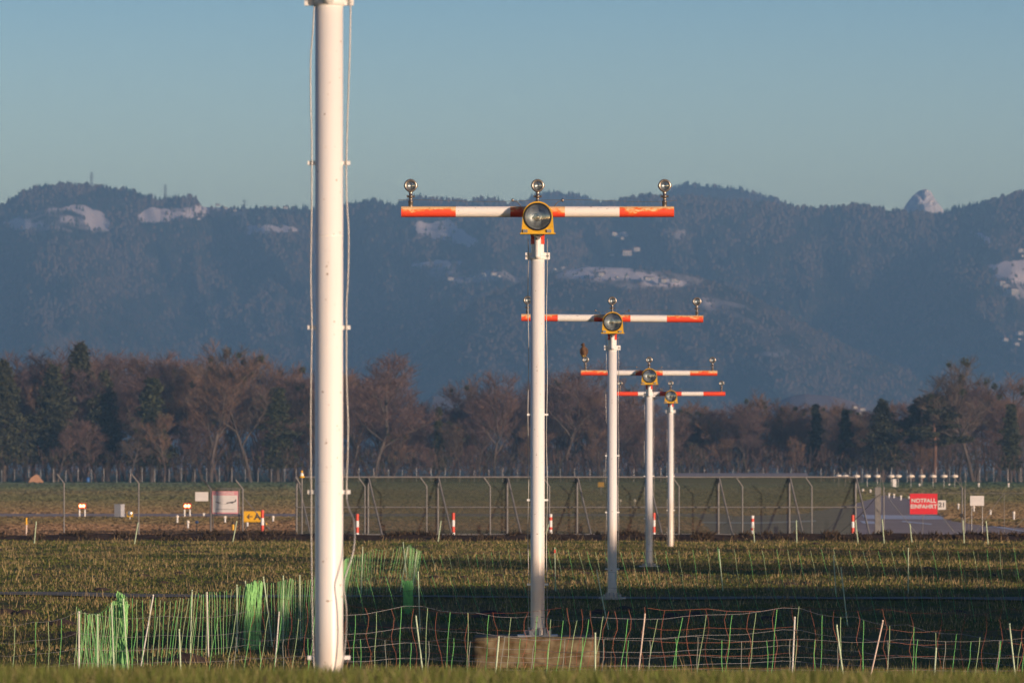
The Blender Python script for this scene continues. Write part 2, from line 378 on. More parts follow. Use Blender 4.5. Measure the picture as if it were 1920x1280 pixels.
# ------------------------------------------------------------------ light masts
def lamp_small(parent, x, z):
    """stem, hinge, round lamp with lens facing the camera (-y); origin at the top of the bar"""
    st = MB(); Mz = Matrix.Translation((0, 0, 0))
    st.lathe([(.030, -.02), (.030, .055), (.034, .06), (.034, .075), (.024, .08), (.024, .12), (.036, .125), (.036, .145), (.022, .15), (.028, .19), (.030, .215), (.02, .22)], Mz, 14)
    st.tube([(-.05, 0, .135), (.05, 0, .135)], .012, 8); st.tube([(-.052, 0, .135), (-.04, 0, .135)], .019, 8); st.tube([(.052, 0, .135), (.04, 0, .135)], .019, 8)
    s = st.build("lamp_stem", M['nickel'], parent, (x, 0, z))
    c = Vector((0, 0, .275)); R = Matrix.Translation(c) @ Matrix.Rotation(math.radians(90), 4, 'X')   # local z -> -y
    b = MB(); b.lathe([(.0, -.10), (.03, -.098), (.055, -.08), (.070, -.04), (.074, .0), (.078, .012), (.086, .02), (.086, .045), (.080, .052), (.058, .052), (.055, .04)], R, 24)
    b.box((.083, -.01, .275), (.010, .016, .022)); b.box((-.082, -.01, .275), (.006, .014, .016))
    h = b.build("lamp_head", M['nickel'], parent, (x, 0, z))
    r = MB(); r.lathe([(.056, .040), (.05, .015), (.03, -.005), (.0, -.012)], R, 20); link("reflector", r.data("reflector", M['alu']), h)
    g = MB(); g.lathe([(.058, .046), (.045, .050), (.022, .053), (.0, .054)], R, 20); link("lens", g.data("lens", M['glass']), h)
    return s, h

def arch(wb, wt, zb, zt, n=14):
    """housing outline: straight flared foot, round top"""
    r = wt / 2; cz = zt - r
    pts = [(-wb / 2, zb), (-wb / 2 + .012, zb + .03)]
    pts += [(-r * math.cos(a), cz + r * math.sin(a)) for a in np.linspace(0, math.pi, n)]
    pts += [(wb / 2 - .012, zb + .03), (wb / 2, zb)]
    return pts[::-1]

def mast(x, d, base, bz, label, cable_pts=None, seed=0.0, wear=1.0, tilt=0.0, plate=True, R=.0925, bigrot=0.0, clips=None):
    t = thing("approach_light_mast", label, "light mast", (x, d, 0), "approach light masts in a row")
    p = MB(); top = bz - .25
    p.tube([(0, 0, base), (0, 0, base + .02), (0, 0, bz - .62), (0, 0, bz - .62)], R, 40)
    for zs in np.arange(base + 1.35, bz - 1, 1.62): p.tube([(0, 0, zs), (0, 0, zs + .006)], R + .0012, 40, caps=False)
    p.build("pole", M['pole'], t)
    c = MB(); c.tube([(0, 0, bz - .63), (0, 0, bz - .42)], R * .93, 32); c.build("sleeve", M['white'], t)
    c = MB(); c.tube([(0, 0, bz - .43), (0, 0, bz - .37)], R * 1.0, 32); c.tube([(0, 0, bz - .37), (0, 0, bz - .03)], R * .7, 24)
    for s in (-1, 1): c.box((s * .07, 0, bz - .33), (.02, .05, .035)); c.box((s * .075, -.05, bz - .30), (.022, .02, .014))
    c.box((0, 0, bz + .085), (.092, .085, .012))
    c.build("red_collar", M['red'], t)
    e = MB()
    e.tube([(0, -.105, bz - .60), (0, -.105, bz - .30)], .042, 20); e.lathe([(.0, -.03), (.028, -.024), (.042, 0)], Matrix.Translation((0, -.105, bz - .60)), 20)
    for s in (-1, 1): e.box((s * (R + .032), 0, bz - .585), (.038, .012, .045))
    e.lathe([(R * .9, -.06), (R + .012, -.05), (R + .012, .0), (R * .9, .01)], Matrix.Translation((0, 0, bz - .58)), 32)
    e.build("clamp", M['white2'], t)
    for s in (-1, 1):
        q = MB(); q.tube([(s * (R + .045), -.012, bz - .585), (s * (R + .045), -.03, bz - .585)], .012, 8); q.build("bolt", M['steel'], t)
    # crossbar
    b = MB(); b.tube([(-1.80, 0, 0), (-1.795, 0, 0), (1.795, 0, 0), (1.80, 0, 0)], .0715, 32, caps=True)
    bo = b.build("crossbar", bar_mat("banded_paint", seed, wear), t, (0, 0, bz)); bo.rotation_euler = (0, tilt, 0)
    w_ = MB(); wp = [(-1.84, 0, bz + .155)] + [(xx, -.01, bz + .145 + .012 * math.sin(xx * 3 + seed)) for xx in np.linspace(-1.7, 1.7, 24)] + [(1.84, 0, bz + .15)]
    w_.tube(wp, .0028, 5)
    for s in (-1, 1): w_.tube([(s * .34, -.02, bz + .145), (s * .27, -.03, bz + .13), (s * .22, -.03, bz + .07)], .006, 6)
    w_.build("lamp_wire", M['cable'], t)
    for s in (-1, 1):
        q = MB(); q.lathe([(0, -.018), (.02, -.012), (.022, 0), (.018, .014), (0, .018)], Matrix.Translation((s * .33, -.02, bz + .15)) @ Matrix.Rotation(1.2, 4, 'Y'), 12); q.build("wire_joint", M['nickel'], t)
    for lx in (-1.676, 0.0, 1.676):
        lamp_small(t, lx, bz + .068 - lx * math.tan(tilt))
    # big floodlight in front of the bar
    y0, y1 = -.40, -.20; cz = bz - .088
    body = MB(); ol = arch(.45, .395, bz - .305, bz + .115)
    # face plate with a round hole
    n = 40; hole = [(.178 * math.cos(a), cz + .178 * math.sin(a)) for a in np.linspace(0, 2 * math.pi, n, endpoint=False)]
    def outer(a):
        dx, dz = math.cos(a), math.sin(a); best = 9
        for (x1, z1), (x2, z2) in zip(ol, ol[1:] + ol[:1]):
            ex, ez = x2 - x1, z2 - z1; den = dx * ez - dz * ex
            if abs(den) < 1e-9: continue
            tt = (x1 * ez - (z1 - cz) * ex) / den; u = (x1 * dz - (z1 - cz) * dx) / den
            if tt > 0 and -1e-6 <= u <= 1 + 1e-6: best = min(best, tt)
        return (best * dx, cz + best * dz)
    out = [outer(a) for a in np.linspace(0, 2 * math.pi, n, endpoint=False)]
    vs = [(a, y0, c_) for a, c_ in hole] + [(a, y0, c_) for a, c_ in out] + [(a, y0 + .02, c_) for a, c_ in hole]
    body.add(vs, [(i, (i + 1) % n, n + (i + 1) % n, n + i) for i in range(n)] + [(i, 2 * n + i, 2 * n + (i + 1) % n, (i + 1) % n) for i in range(n)])
    vs = [(a, y0, c_) for a, c_ in out] + [(a * .96, y1, cz + (c_ - cz) * .96) for a, c_ in out]
    body.add(vs, [(i, (i + 1) % n, n + (i + 1) % n, n + i) for i in range(n)] + [tuple(range(n, 2 * n))])
    body.box((0, y0 + .06, bz - .307), (.232, .07, .008))
    h = body.build("floodlight", M['yellow'], t)
    Rm = Matrix.Translation((0, y0, cz)) @ Matrix.Rotation(math.radians(90), 4, 'X')
    g = MB(); g.lathe([(.182, -.01), (.184, .012), (.178, .02), (.166, .02), (.163, .006), (.165, -.02)], Rm, 48); g.build("gasket", M['black'], h)
    g = MB(); g.lathe([(.165, -.02), (.155, -.045), (.12, -.085), (.07, -.115), (.03, -.125), (.03, -.11), (.0, -.11)], Rm, 48); g.build("reflector", M['alu'], h)
    g = MB(); g.lathe([(.0, -.05), (.02, -.055), (.026, -.07), (.026, -.09), (.018, -.112)], Rm, 16); g.lathe([(.048, -.08), (.056, -.083), (.048, -.087)], Rm, 24); g.build("bulb", M['nickel'], h)
    g = MB(); g.lathe([(.164, .004), (.14, .010), (.1, .016), (.05, .019), (.0, .020)], Rm, 48); g.build("lens", M['glass'], h)
    for s in (-1, 1):
        g = MB(); g.box((s * .155 - .008, y0 - .008, bz - .275), (.030, .010, .020)); g.box((s * .155 - .008, y0 - .022, bz - .268), (.030, .006, .010)); g.build("latch", M['steel'], h)
    g = MB(); g.tube([(0, -.105, bz - .36), (0, -.25, bz - .33)], .03, 12); g.box((0, -.22, bz - .32), (.06, .08, .012)); g.build("lamp_bracket", M['steel'], t)
    # cables with clips
    zc = clips if clips is not None else list(np.arange(bz - 2.72, base + .4, -1.12))
    for s in (-1, 1):
        pts = cable_pts(s) if cable_pts else None
        if pts is None:
            pts = [(s * (R + .035), -.03, bz - .36)]
            zz = bz - .6; k = 0
            while zz > base + .08:
                pts.append((s * (R + .03 + .006 * math.sin(k * .9 + seed + s)), -.012 * math.cos(k * 1.3 + seed), zz)); zz -= .22; k += 1
            pts.append((s * (R + .03), 0, base + .02))
        pts = [Vector(q) for q in pts]
        sm = []
        for i in range(len(pts) - 1):
            p0, p1, p2, p3 = pts[max(i - 1, 0)], pts[i], pts[i + 1], pts[min(i + 2, len(pts) - 1)]
            for u in (0, .25, .5, .75):
                sm.append(.5 * (2 * p1 + (p2 - p0) * u + (2 * p0 - 5 * p1 + 4 * p2 - p3) * u * u + (3 * p1 - p0 - 3 * p2 + p3) * u ** 3))
        sm.append(pts[-1])
        cb = MB(); cb.tube(sm, .0050, 8); cb.build("cable", M['cable'], t)
        for z in zc:
            q = MB(); q.box((s * (R + .022), -.006, z), (.026, .014, .013)); q.build("cable_clip", M['white2'], t)
    if plate:
        q = MB(); q.box((0, 0, base - .015), (.265, .20, .014)); q.box((0, 0, base - .036), (.19, .17, .010)); 
        for a in range(8):
            an = a * math.pi / 4 + .2; q.box((.17 * math.cos(an), .15 * math.sin(an), base + .028), (.015, .015, .032)); q.box((.115 * math.cos(an), .115 * math.sin(an), base + .045), (.012, .012, .05))
        q.build("base_plate", M['steel'], t)
    return t

def cable0(s):
    # measured hang of the two cables on the nearest mast: (px, py)
    if s > 0: pp = [(657, -40), (658, 0), (657, 60), (656, 105), (653, 190), (651, 260), (650, 306), (650, 340), (651, 385), (654, 440), (653, 520), (650, 570), (650, 614), (650, 650), (650, 700), (651, 740), (653, 800), (652, 860), (650, 922), (654, 950), (664, 975), (666, 1010), (662, 1040), (652, 1070), (646, 1095), (651, 1140), (650, 1190), (645, 1235), (640, 1258)]
    else: pp = [(592, -40), (590, 0), (587, 60), (583, 110), (583, 190), (585, 260), (585, 306), (585, 360), (584, 440), (583, 520), (585, 614), (584, 680), (583, 760), (583, 850), (584, 922), (584, 1000), (585, 1080), (586, 1150), (588, 1230), (590, 1258)]
    return [((px - 617) * 30 / F, float(np.interp(py, [922, 950, 1010, 1060, 1100, 1200, 1258], [-.03, -.05, -.10, -.135, -.155, -.13, -.14])) if s > 0 else -.03, PZ(py, 30)) for px, py in pp]
mast(PX(617, 30), 30, 1.19, PZ(487, 60) + 0.34 + .60, "nearest light mast, a thick white pole running out of the top of the picture", cable_pts=cable0, seed=2, plate=False, clips=[PZ(306, 30), PZ(614, 30), PZ(922, 30), PZ(1232, 30)])
mast(PX(1008, 60), 60, PZ(1189, 60), PZ(397, 60), "second light mast, on the mossy concrete block, with the largest visible red and white crossbar", seed=0.4, clips=[PZ(777, 60), PZ(937, 60), PZ(1095, 60)])
mast(PX(1148, 90), 90, .06, PZ(596.5, 90), "third light mast, its pole shaded blue at the foot, crossbar partly behind the second mast", seed=5.1, tilt=.008)
mast(PX(1217, 120), 120, .03, PZ(699, 120), "fourth light mast, with a bird of prey on its left lamp", seed=9.7, tilt=.003)
mast(PX(1257.5, 150), 150, .02, PZ(738, 150), "farthest light mast, smallest crossbar with fresh red bands", seed=13.3, wear=.3, plate=False)

# concrete block under the second mast
def block(name, x0, x1, d0, d1, z0, z1, label, cat):
    import bmesh
    bm = bmesh.new(); bmesh.ops.create_cube(bm, size=1.0)
    bmesh.ops.scale(bm, vec=(x1 - x0, d1 - d0, z1 - z0), verts=bm.verts)
    bmesh.ops.bevel(bm, geom=bm.edges[:], offset=.028, segments=3, affect='EDGES')
    bmesh.ops.subdivide_edges(bm, edges=bm.edges[:], cuts=9, use_grid_fill=True)
    for v in bm.verts: v.co += Vector((0, 0, 1)) * .018 * mnoise.noise(v.co * 5) + Vector((0, 1, 0)) * (.022 * mnoise.noise(v.co * 9) + .012 * mnoise.noise(v.co * 23)) + Vector((1, 0, 0)) * .02 * mnoise.noise(v.co * 7)
    me = bpy.data.meshes.new(name); bm.to_mesh(me); bm.free(); me.materials.append(M['conc'])
    for p in me.polygons: p.use_smooth = True
    return tag(link(name, me, None, ((x0 + x1) / 2, (d0 + d1) / 2, (z0 + z1) / 2)), label, cat)
block("concrete_block", PX(887, 60), PX(1122, 60), 59.55, 60.6, -.12, PZ(1194, 59.6) , "long weathered concrete block carrying the second light mast", "concrete block")

# ------------------------------------------------------------------ bird of prey on the fourth mast
def bird():
    d = 120; bx = PX(1095, d); lamp_top = PZ(699, d) + .068 + .275 + .078
    sc = (PZ(643, d) - lamp_top) / .40
    mb = MB()
    # continuous body: rings from tail to crown (x offset, y offset, z, rx, ry)
    rings = [(.006, .020, -.075, .010, .006), (.006, .020, -.07, .026, .012), (.004, .015, .0, .034, .020), (.002, .008, .04, .050, .040), (0, 0, .09, .072, .062), (.0, -.004, .15, .088, .075), (.0, -.006, .21, .090, .076), (-.004, -.006, .26, .076, .064), (-.012, -.008, .295, .050, .046), (-.018, -.014, .318, .038, .040), (-.022, -.020, .345, .042, .045), (-.024, -.020, .372, .038, .040), (-.024, -.018, .392, .022, .024), (-.024, -.018, .400, .003, .003)]
    n = 20; vs = []
    for ox, oy, z, rx, ry in rings:
        for j in range(n):
            a = 2 * math.pi * j / n; vs.append((ox + rx * math.cos(a), oy + ry * math.sin(a), z))
    # beak drawn out of the head to the left
    for i, (ox, oy, z, rx, ry) in enumerate(rings):
        if z == .345:
            j = n // 2; x, y, zz = vs[i * n + j]; vs[i * n + j] = (x - .032, y - .005, zz - .014)
    k = len(rings)
    mb.add(vs, [(i * n + j, i * n + (j + 1) % n, (i + 1) * n + (j + 1) % n, (i + 1) * n + j) for i in range(k - 1) for j in range(n)] + [tuple(reversed(range(n))), tuple(range((k - 1) * n, k * n))], 0, True)
    fe = mat("brown_plumage", (.16, .085, .045), .9, col2=(.055, .03, .018), scale=16, detail=6, stretch=(1, 1, .5), bump=.4)
    b = mb.build("bird_of_prey", fe, None, (bx, d - .0, lamp_top + .005)); b.scale = (sc, sc, sc)
    tag(b, "brown bird of prey perched on the left lamp of the fourth mast", "bird")
    w_ = MB()
    for s in (-1, 1):
        pr = [(s * .070, -.01, .245, .02), (s * .088, -.005, .20, .034), (s * .088, .006, .13, .032), (s * .070, .014, .06, .024), (s * .046, .02, -.01, .012), (s * .03, .022, -.05, .004)]
        w_.tube([q[:3] for q in pr], [q[3] for q in pr], 10)
    w_.build("folded_wings", mat("dark_wing", (.07, .038, .022), .9, col2=(.13, .075, .045), scale=22), b)
    l = MB()
    for s in (-1, 1):
        l.tube([(s * .025, -.01, .06), (s * .024, -.02, .02), (s * .022, -.02, .0)], [.02, .012, .008], 8)
        for q in (-1, 0, 1): l.tube([(s * .022, -.02, .002), (s * .022 + q * .014, -.045, -.004)], .004, 5)
    l.build("legs", mat("yellow_leg", (.5, .33, .05), .6), b)
    e = MB()
    for s in (-1, 1): e.lathe([(0, -.005), (.005, 0), (0, .005)], Matrix.Translation((-.048, -.022 + s * .030, .354)), 8)
    e.build("eyes", M['black'], b)
bird()

# ------------------------------------------------------------------ grass
def grass(name, n, dfun, xr, hr, wr, cols, label, lean=.35, zoff=0.0):
    D = dfun(n); X = xr(n, D)
    Z = np.array([zg(x, d) for x, d in zip(X, D)]) + zoff
    H = hr[0] + (hr[1] - hr[0]) * rng.random(n) ** 2; W = wr[0] + (wr[1] - wr[0]) * rng.random(n)
    W = W * np.clip(D / 60, .35, 2)
    a = rng.random(n) * 2 * math.pi; lx = rng.normal(size=n) * lean * H; ly = rng.normal(size=n) * lean * H
    A = np.stack([X - W / 2 * np.cos(a), D - W / 2 * np.sin(a), Z - .01], 1); B = np.stack([X + W / 2 * np.cos(a), D + W / 2 * np.sin(a), Z - .01], 1)
    C = np.stack([X + lx, D + ly, Z + H], 1)
    cols = np.array(cols); t = cols[rng.integers(0, len(cols), n)] * (0.7 + .6 * rng.random((n, 1)))
    return tag(tris(name, np.stack([A, B, C], 1), M['leaf'], t), label, "grass", kind="stuff")
green = [(.12, .15, .032), (.15, .17, .045), (.095, .125, .028), (.19, .17, .06)]
dry = [(.33, .245, .115), (.40, .30, .15), (.25, .19, .085), (.19, .165, .06)]
def patch(n, D, spread=.128, thr=None, seed=0, sc=3.0):
    X = (rng.random(n) * 2 - 1) * (spread * D + .8); return X
def clumpy(n, d0, d1, seed, thr, sc=2.2, power=1.0):
    out = []
    while len(out) < n:
        d = 1 / (1 / d1 + (1 / d0 - 1 / d1) * rng.random()); d = d0 + (d1 - d0) * rng.random() ** power
        x = (rng.random() * 2 - 1) * (.125 * d + 1)
        if mnoise.noise(Vector((x / sc + seed, d / (sc * 2.2), seed))) * .5 + .5 + .25 * (rng.random() - .5) > thr: out.append((x, d))
    return np.array(out)
def field(name, n, d0, d1, seed, thr, hr, wr, cols, label, lean=.35, sc=2.2):
    q = clumpy(n, d0, d1, seed, thr, sc)
    grass(name, n, lambda n: q[:, 1], lambda n, D: q[:, 0], hr, wr, cols, label, lean)
field("short_grass", 170000, 50, 163, 3, .36, (.015, .06), (.012, .026), green, "short green meadow grass between the fences", .6)
field("dry_grass", 72000, 52, 163, 11, .44, (.03, .12), (.008, .018), dry, "dry tan grass stems standing in the meadow", .3)
field("tall_dry_stems", 2600, 58, 160, 17, .6, (.15, .34), (.008, .014), dry[:2], "scattered taller straw coloured stems in the meadow", .2, 1.2)
field("bank_grass", 90000, 14, 34, 23, .0, (.020, .105), (.016, .036), green + [(.20, .23, .07), (.17, .21, .05), (.30, .25, .12)], "blurred green grass on the near bank along the bottom edge", .5)
field("track_edge_weeds", 7000, 162.5, 166, 29, .6, (.03, .20), (.02, .05), [(.075, .055, .036), (.105, .075, .05), (.055, .042, .028)], "brown weeds along the soil ridge under the perimeter fence", .5, .8)

def inpoly(x, y, poly):
    c = False; n = len(poly)
    for i in range(n):
        x1, y1 = poly[i]; x2, y2 = poly[i - 1]
        if (y1 > y) != (y2 > y) and x < (x2 - x1) * (y - y1) / (y2 - y1) + x1: c = not c
    return c
def airfield():
    n = 170000; py = 904.5 + 68 * rng.random(n) ** 1.0 + 0; py = np.where(rng.random(n) < .45, 940 + 66 * rng.random(n), py); px = rng.random(n) * 2300 - 190
    D = CZ * F / (py - HOR); X = (px - 960) * D / F; D = np.maximum(D, 170)
    keep = []
    zones = [(170, (.34, .205, .125)), (200, (.36, .22, .125)), (222, (.21, .175, .08)), (234, (.36, .24, .135)), (262, (.30, .21, .11)), (300, (.27, .205, .105)), (360, (.16, .165, .075)), (450, (.19, .165, .085)), (560, (.115, .15, .08)), (760, (.06, .10, .065))]
    zd = [z[0] for z in zones]; zc = np.array([z[1] for z in zones])
    T = np.zeros((n, 3))
    for i in range(n):
        x, d = X[i], D[i]
        if (236 < d < 256 and x < 12) or (d < 430 and taxi_edges(d)[0] < x < taxi_edges(d)[1]) or d > 752: keep.append(False); continue
        keep.append(True); dd = d * (1 + .10 * mnoise.noise(Vector((x / 30, d / 45, 1.7))) + .05 * mnoise.noise(Vector((x / 6, d / 9, 4.7))))
        T[i] = [np.interp(dd, zd, zc[:, k]) for k in range(3)]
    keep = np.array(keep); X, D, T = X[keep], D[keep], T[keep]; n = len(X)
    T = T * (.55 + .4 * rng.random((n, 1))) * np.array([.97, 1.0, 1.02]); H = (.05 + .08 * rng.random(n)) * np.clip(D / 260, .8, 2.0); W = .0011 * D * (.6 + rng.random(n)); a = rng.normal(size=n) * .7
    A_ = np.stack([X - W * np.cos(a), D - W * np.sin(a), -.005 + 0 * X], 1); B_ = np.stack([X + W * np.cos(a), D + W * np.sin(a), -.005 + 0 * X], 1); C_ = np.stack([X + rng.normal(size=n) * .02, D + rng.normal(size=n) * .05, H], 1)
    tag(tris("airfield_grass", np.stack([A_, B_, C_], 1), M['leaf'], T), "short mown grass of the airfield, tan near the fence and green farther out", "grass", kind="stuff")
# molehills
def molehill(seed):
    mb = MB(); n = 16; vs = [(0, 0, .17)]
    for k, (r, z) in enumerate([(.08, .16), (.17, .12), (.27, .06), (.36, .01), (.42, -.05)]):
        for j in range(n):
            a = 2 * math.pi * j / n; q = 1 + .28 * mnoise.noise(Vector((math.cos(a) * 1.7, math.sin(a) * 1.7, seed + k * .4)))
            vs.append((r * q * math.cos(a), r * q * math.sin(a), z + .03 * mnoise.noise(Vector((a * 3, k * 1.3, seed)))))
    fs = [(0, 1 + j, 1 + (j + 1) % n) for j in range(n)] + [(1 + k * n + j, 1 + (k + 1) * n + j, 1 + (k + 1) * n + (j + 1) % n, 1 + k * n + (j + 1) % n) for k in range(4) for j in range(n)]
    mb.add(vs, fs, 0, True); return mb.data("molehill", M['soil'])
mh = [molehill(s) for s in (1.1, 4.2, 7.7)]
spots = [(10, 1150, 1.2), (50, 1151, 1.1), (190, 1107, 1.1), (270, 1080, .9), (335, 1076, .9), (305, 1094, .8), (265, 1056, .7), (115, 1170, 1.3), (135, 1190, 1.0), (70, 1077, .7), (350, 1239, 1.5),
         (935, 1080, .9), (1000, 1055, .6), (1095, 1075, .9), (1040, 1080, .8), (920, 1157, 1.6), (1125, 1150, 1.2), (1170, 1142, .9), (1260, 1158, 1.2), (1305, 1156, 1.2),
         (1030, 1246, 1.7), (1245, 1074, .9), (1285, 1080, .9), (1440, 1160, 1.0), (1480, 1094, .9), (1512, 1093, .8), (1740, 1067, .9), (1748, 1082, .7), (1780, 1036, .7), (1855, 1030, 1.0), (1620, 1042, .8), (1650, 1032, .6), (1863, 1079, .7), (1530, 1020, 1.0), (1795, 1148, .8), (870, 1084, .8), (720, 1085, .9), (815, 1085, .9)]
for i, (px, py, s) in enumerate(spots):
    d = gd(py); x = PX(px, d); o = link("molehill", mh[i % 3], None, (x, d, zg(x, d) - .01)); s *= .62; o.scale = (s * 1.15, s, s * .8); o.rotation_euler = (0, 0, i * 1.3)
    if px < 400: lb, gp = "dark soil molehill in the meadow left of the nearest mast", "molehills left of the nearest mast"
    elif px > 1330: lb, gp = "dark soil molehill in the striped meadow right of all the masts", "molehills right of the masts"
    else: lb, gp = "dark soil molehill in the meadow between the masts", "molehills between the masts"
    if (px, py) == (1030, 1246): lb, gp = "dark molehill against the front of the concrete block", None
    if (px, py) == (350, 1239): lb, gp = "brown molehill under the left end of the wire netting", None
    tag(o, lb, "molehill", gp)

# ------------------------------------------------------------------ nets
def net(name, label, path, h, spacing, mats, hwires, posts, wob=.01, r=.004, rh=.0020, hm='w_wire', sag=.05, lean=.0, dens=None, group=None, topmat=None):
    """path: list of (x, d, height factor). posts: list of (arc fraction or (x,d,h,leanx,material))"""
    t = thing(name, label, "netting fence", (path[0][0], path[0][1], 0), group)
    off = Vector((path[0][0], path[0][1], 0))
    P3 = [Vector((p[0], p[1], 0)) for p in path]; hh = [p[2] for p in path]
    seg = [(P3[i + 1] - P3[i]).length for i in range(len(P3) - 1)]; tot = sum(seg)
    def at(s):
        i = 0
        while i < len(seg) - 1 and s > seg[i]: s -= seg[i]; i += 1
        f = min(1, s / seg[i]); p = P3[i].lerp(P3[i + 1], f); hf = hh[i] + (hh[i + 1] - hh[i]) * f
        return p, hf, f
    mbs = [MB() for _ in mats]; s = 0; k = 0; stations = []
    while s < tot:
        p, hf, f = at(s)
        H = h * hf - sag * 4 * f * (1 - f)
        z0 = zg(p.x, p.y)
        ph = k * .55 + random.random() * .9; lx = lean + .07 * math.sin(k * .31 + tot) + random.uniform(-.03, .03)
        pts = [Vector((p.x - off.x + lx * (u - .5) * H + wob * math.sin(ph + u * 9 * (1 + .3 * math.sin(k))) , p.y - off.y + wob * .5 * math.cos(ph + u * 7), z0 + H * u)) for u in np.linspace(0, 1, 8)]
        mbs[k % len(mats)].tube(pts, r, 3, caps=False, smooth=False)
        s += spacing * random.uniform(.8, 1.2) if dens is None else dens(s / tot) * random.uniform(.8, 1.2); k += 1
    for mm, m_ in zip(mbs, mats):
        if mm.v: mm.build("net_strands", M[m_], t)
    hwm = MB(); ns = max(12, int(tot / .25))
    for q in range(hwires):
        u = (q + .6) / hwires if q < hwires - 1 else 1.0
        pts = []
        for i in range(ns + 1):
            p, hf, f = at(tot * i / ns * .9999); H = h * hf - sag * 4 * f * (1 - f)
            pts.append(Vector((p.x - off.x, p.y - off.y + .006 * math.sin(i + q), zg(p.x, p.y) + H * u + wob * .35 * math.sin(i * .9 + q * 2))))
        hwm.tube(pts, rh, 3, caps=False, smooth=False)
    hwm.build("net_wires", M[hm], t)
    for (x, d, ph_, lx, m_) in posts:
        mb = MB(); z0 = zg(x, d)
        mb.tube([(x - off.x, d - off.y, z0 - .05), (x - off.x + lx, d - off.y, z0 + ph_)], .0105, 8)
        if not m_.startswith('x'): mb.tube([(x - off.x + lx, d - off.y, z0 + ph_ + .004), (x - off.x + lx, d - off.y, z0 + ph_ + .03)], .012, 6)
        mb.build("net_post", M[m_.lstrip('x')], t)
    return t
H0 = .95
def xd(px, d): return (PX(px, d), d)
def postpx(px_top, py_top, px_bot, d, m='stake'):
    z0 = zg(PX(px_bot, d), d); return (PX(px_bot, d), d, PZ(py_top, d) - z0, PX(px_top, d) - PX(px_bot, d), m)
A = [(145, 53, 1.0), (180, 56, .86), (205, 58, .95), (226, 59.2, 1.0)]
net("green_netting", "bright green netting folded and bunched at the far left end of the meadow nets", [(*xd(p, d), f) for p, d, f in A], .93, .19, ['g_net2', 'g_net'], 5,
    [postpx(148, 1150, 148, 53, 'stake_w'), postpx(183, 1155, 183, 56, 'stake'), postpx(209, 1134, 214, 58, 'stake')], r=.0035, wob=.012, hm='g_net')
A = [(222, 59.2, 1.0), (238, 58.6, .98)]
net("green_netting", "dense triangular fold of bright green netting beside the bunched left end", [(*xd(p, d), f) for p, d, f in [(209, 58.8, .92), (226, 59.0, 1.10), (236, 58.6, .92)]], .93, .007, ['g_fold'], 9,
    [postpx(226, 1116, 214, 59, 'stake_w'), postpx(231, 1126, 240, 58.6, 'stake')], r=.005, wob=.02, hm='g_net')
A = [(238, 59.6, 1.0), (290, 60.5, .96), (330, 61.4, .93), (362, 62.3, 1.0), (388, 63, .97), (445, 65.2, .99), (462, 66, 1.03), (480, 66.8, 1.05), (540, 68.6, 1.01), (592, 70, 1.0)]
def dA(f): return .05 if .80 < f < .87 else .10 if f > .87 else .20
net("green_netting", "long green netting run climbing from the left towards the nearest mast", [(*xd(p, d), f) for p, d, f in A], H0, .2, ['g_net2', 'g_net'], 6,
    [postpx(287, 1118, 263, 60.5, 'stake_w'), postpx(360, 1109, 356, 62.3, 'stake'), postpx(388, 1113, 391, 63, 'stake_w'), postpx(444, 1099, 445, 65.2, 'stake'), postpx(460, 1092, 468, 66, 'stake'), postpx(494, 1084, 512, 67, 'stake'), postpx(531, 1082, 531, 68.3, 'stake'), postpx(562, 1081, 564, 69, 'stake')],
    r=.0040, wob=.004, dens=dA, hm='d_wire', lean=.06)
A = [(592, 70, 1.0), (640, 84, 1.0), (655, 90, .95), (700, 94, 1.0), (745, 96, 1.0), (765, 97, 1.05), (785, 94, .95)]
net("green_netting", "green netting with pale stakes just right of the nearest mast, ending in a crossed bunch", [(*xd(p, d), f) for p, d, f in A], H0, .14, ['g_net2', 'g_net'], 4,
    [postpx(680, 1027, 677, 94, 'stake'), postpx(756, 1018, 765, 97, 'stake'), postpx(764, 1027, 750, 96, 'stake'), postpx(781, 1035, 772, 93, 'stake')], r=.0042, wob=.005, hm='g_net', lean=.12, dens=lambda f: .15 if f > .9 else .28)
A = [(768, 92, .95), (762, 88, .9), (772, 84, .95)]
net("green_netting", "solid looking pale green fold of netting halfway to the nearest mast", [(*xd(p, d), f) for p, d, f in [(461, 65.6, 1.04), (476, 66.0, 1.09), (489, 66.2, 1.09)]], .93, .009, ['g_fold'], 9, [], r=.004, wob=.015, hm='g_net')
net("green_netting", "small dark green hanging bunch of netting in the shade right of the nearest mast", [(*xd(p, d), f) for p, d, f in [(758, 84, .9), (765, 82, 1.0), (772, 84, .9)]], .62, .03, ['g_net'], 7, [], r=.004, wob=.03, hm='g_net')
A = [(600, 70.5, 1), (640, 71, 1.0), (785, 72, 1.02), (960, 73, .95), (1122, 74, 1.0), (1350, 76, .97), (1580, 76, 1.0), (1940, 78, 1)]
net("green_netting", "thin green netting crossing the dark shaded ground behind the second mast", [(*xd(p, d), f) for p, d, f in A], H0, .32, ['g_net'], 5,
    [postpx(784, 1074, 788, 72, 'stake'), postpx(1119, 1071, 1142, 74, 'stake'), postpx(1577, 1066, 1590, 75.5, 'stake')], r=.0032, wob=.006, hm='d_wire', lean=-.25)
A = [(785, 92, .95), (960, 95, .97), (1040, 96, 1.0), (1200, 98, .9), (1348, 97, 1.0), (1480, 97, .96), (1563, 96, 1.0), (1703, 96, .98), (1940, 97, 1)]
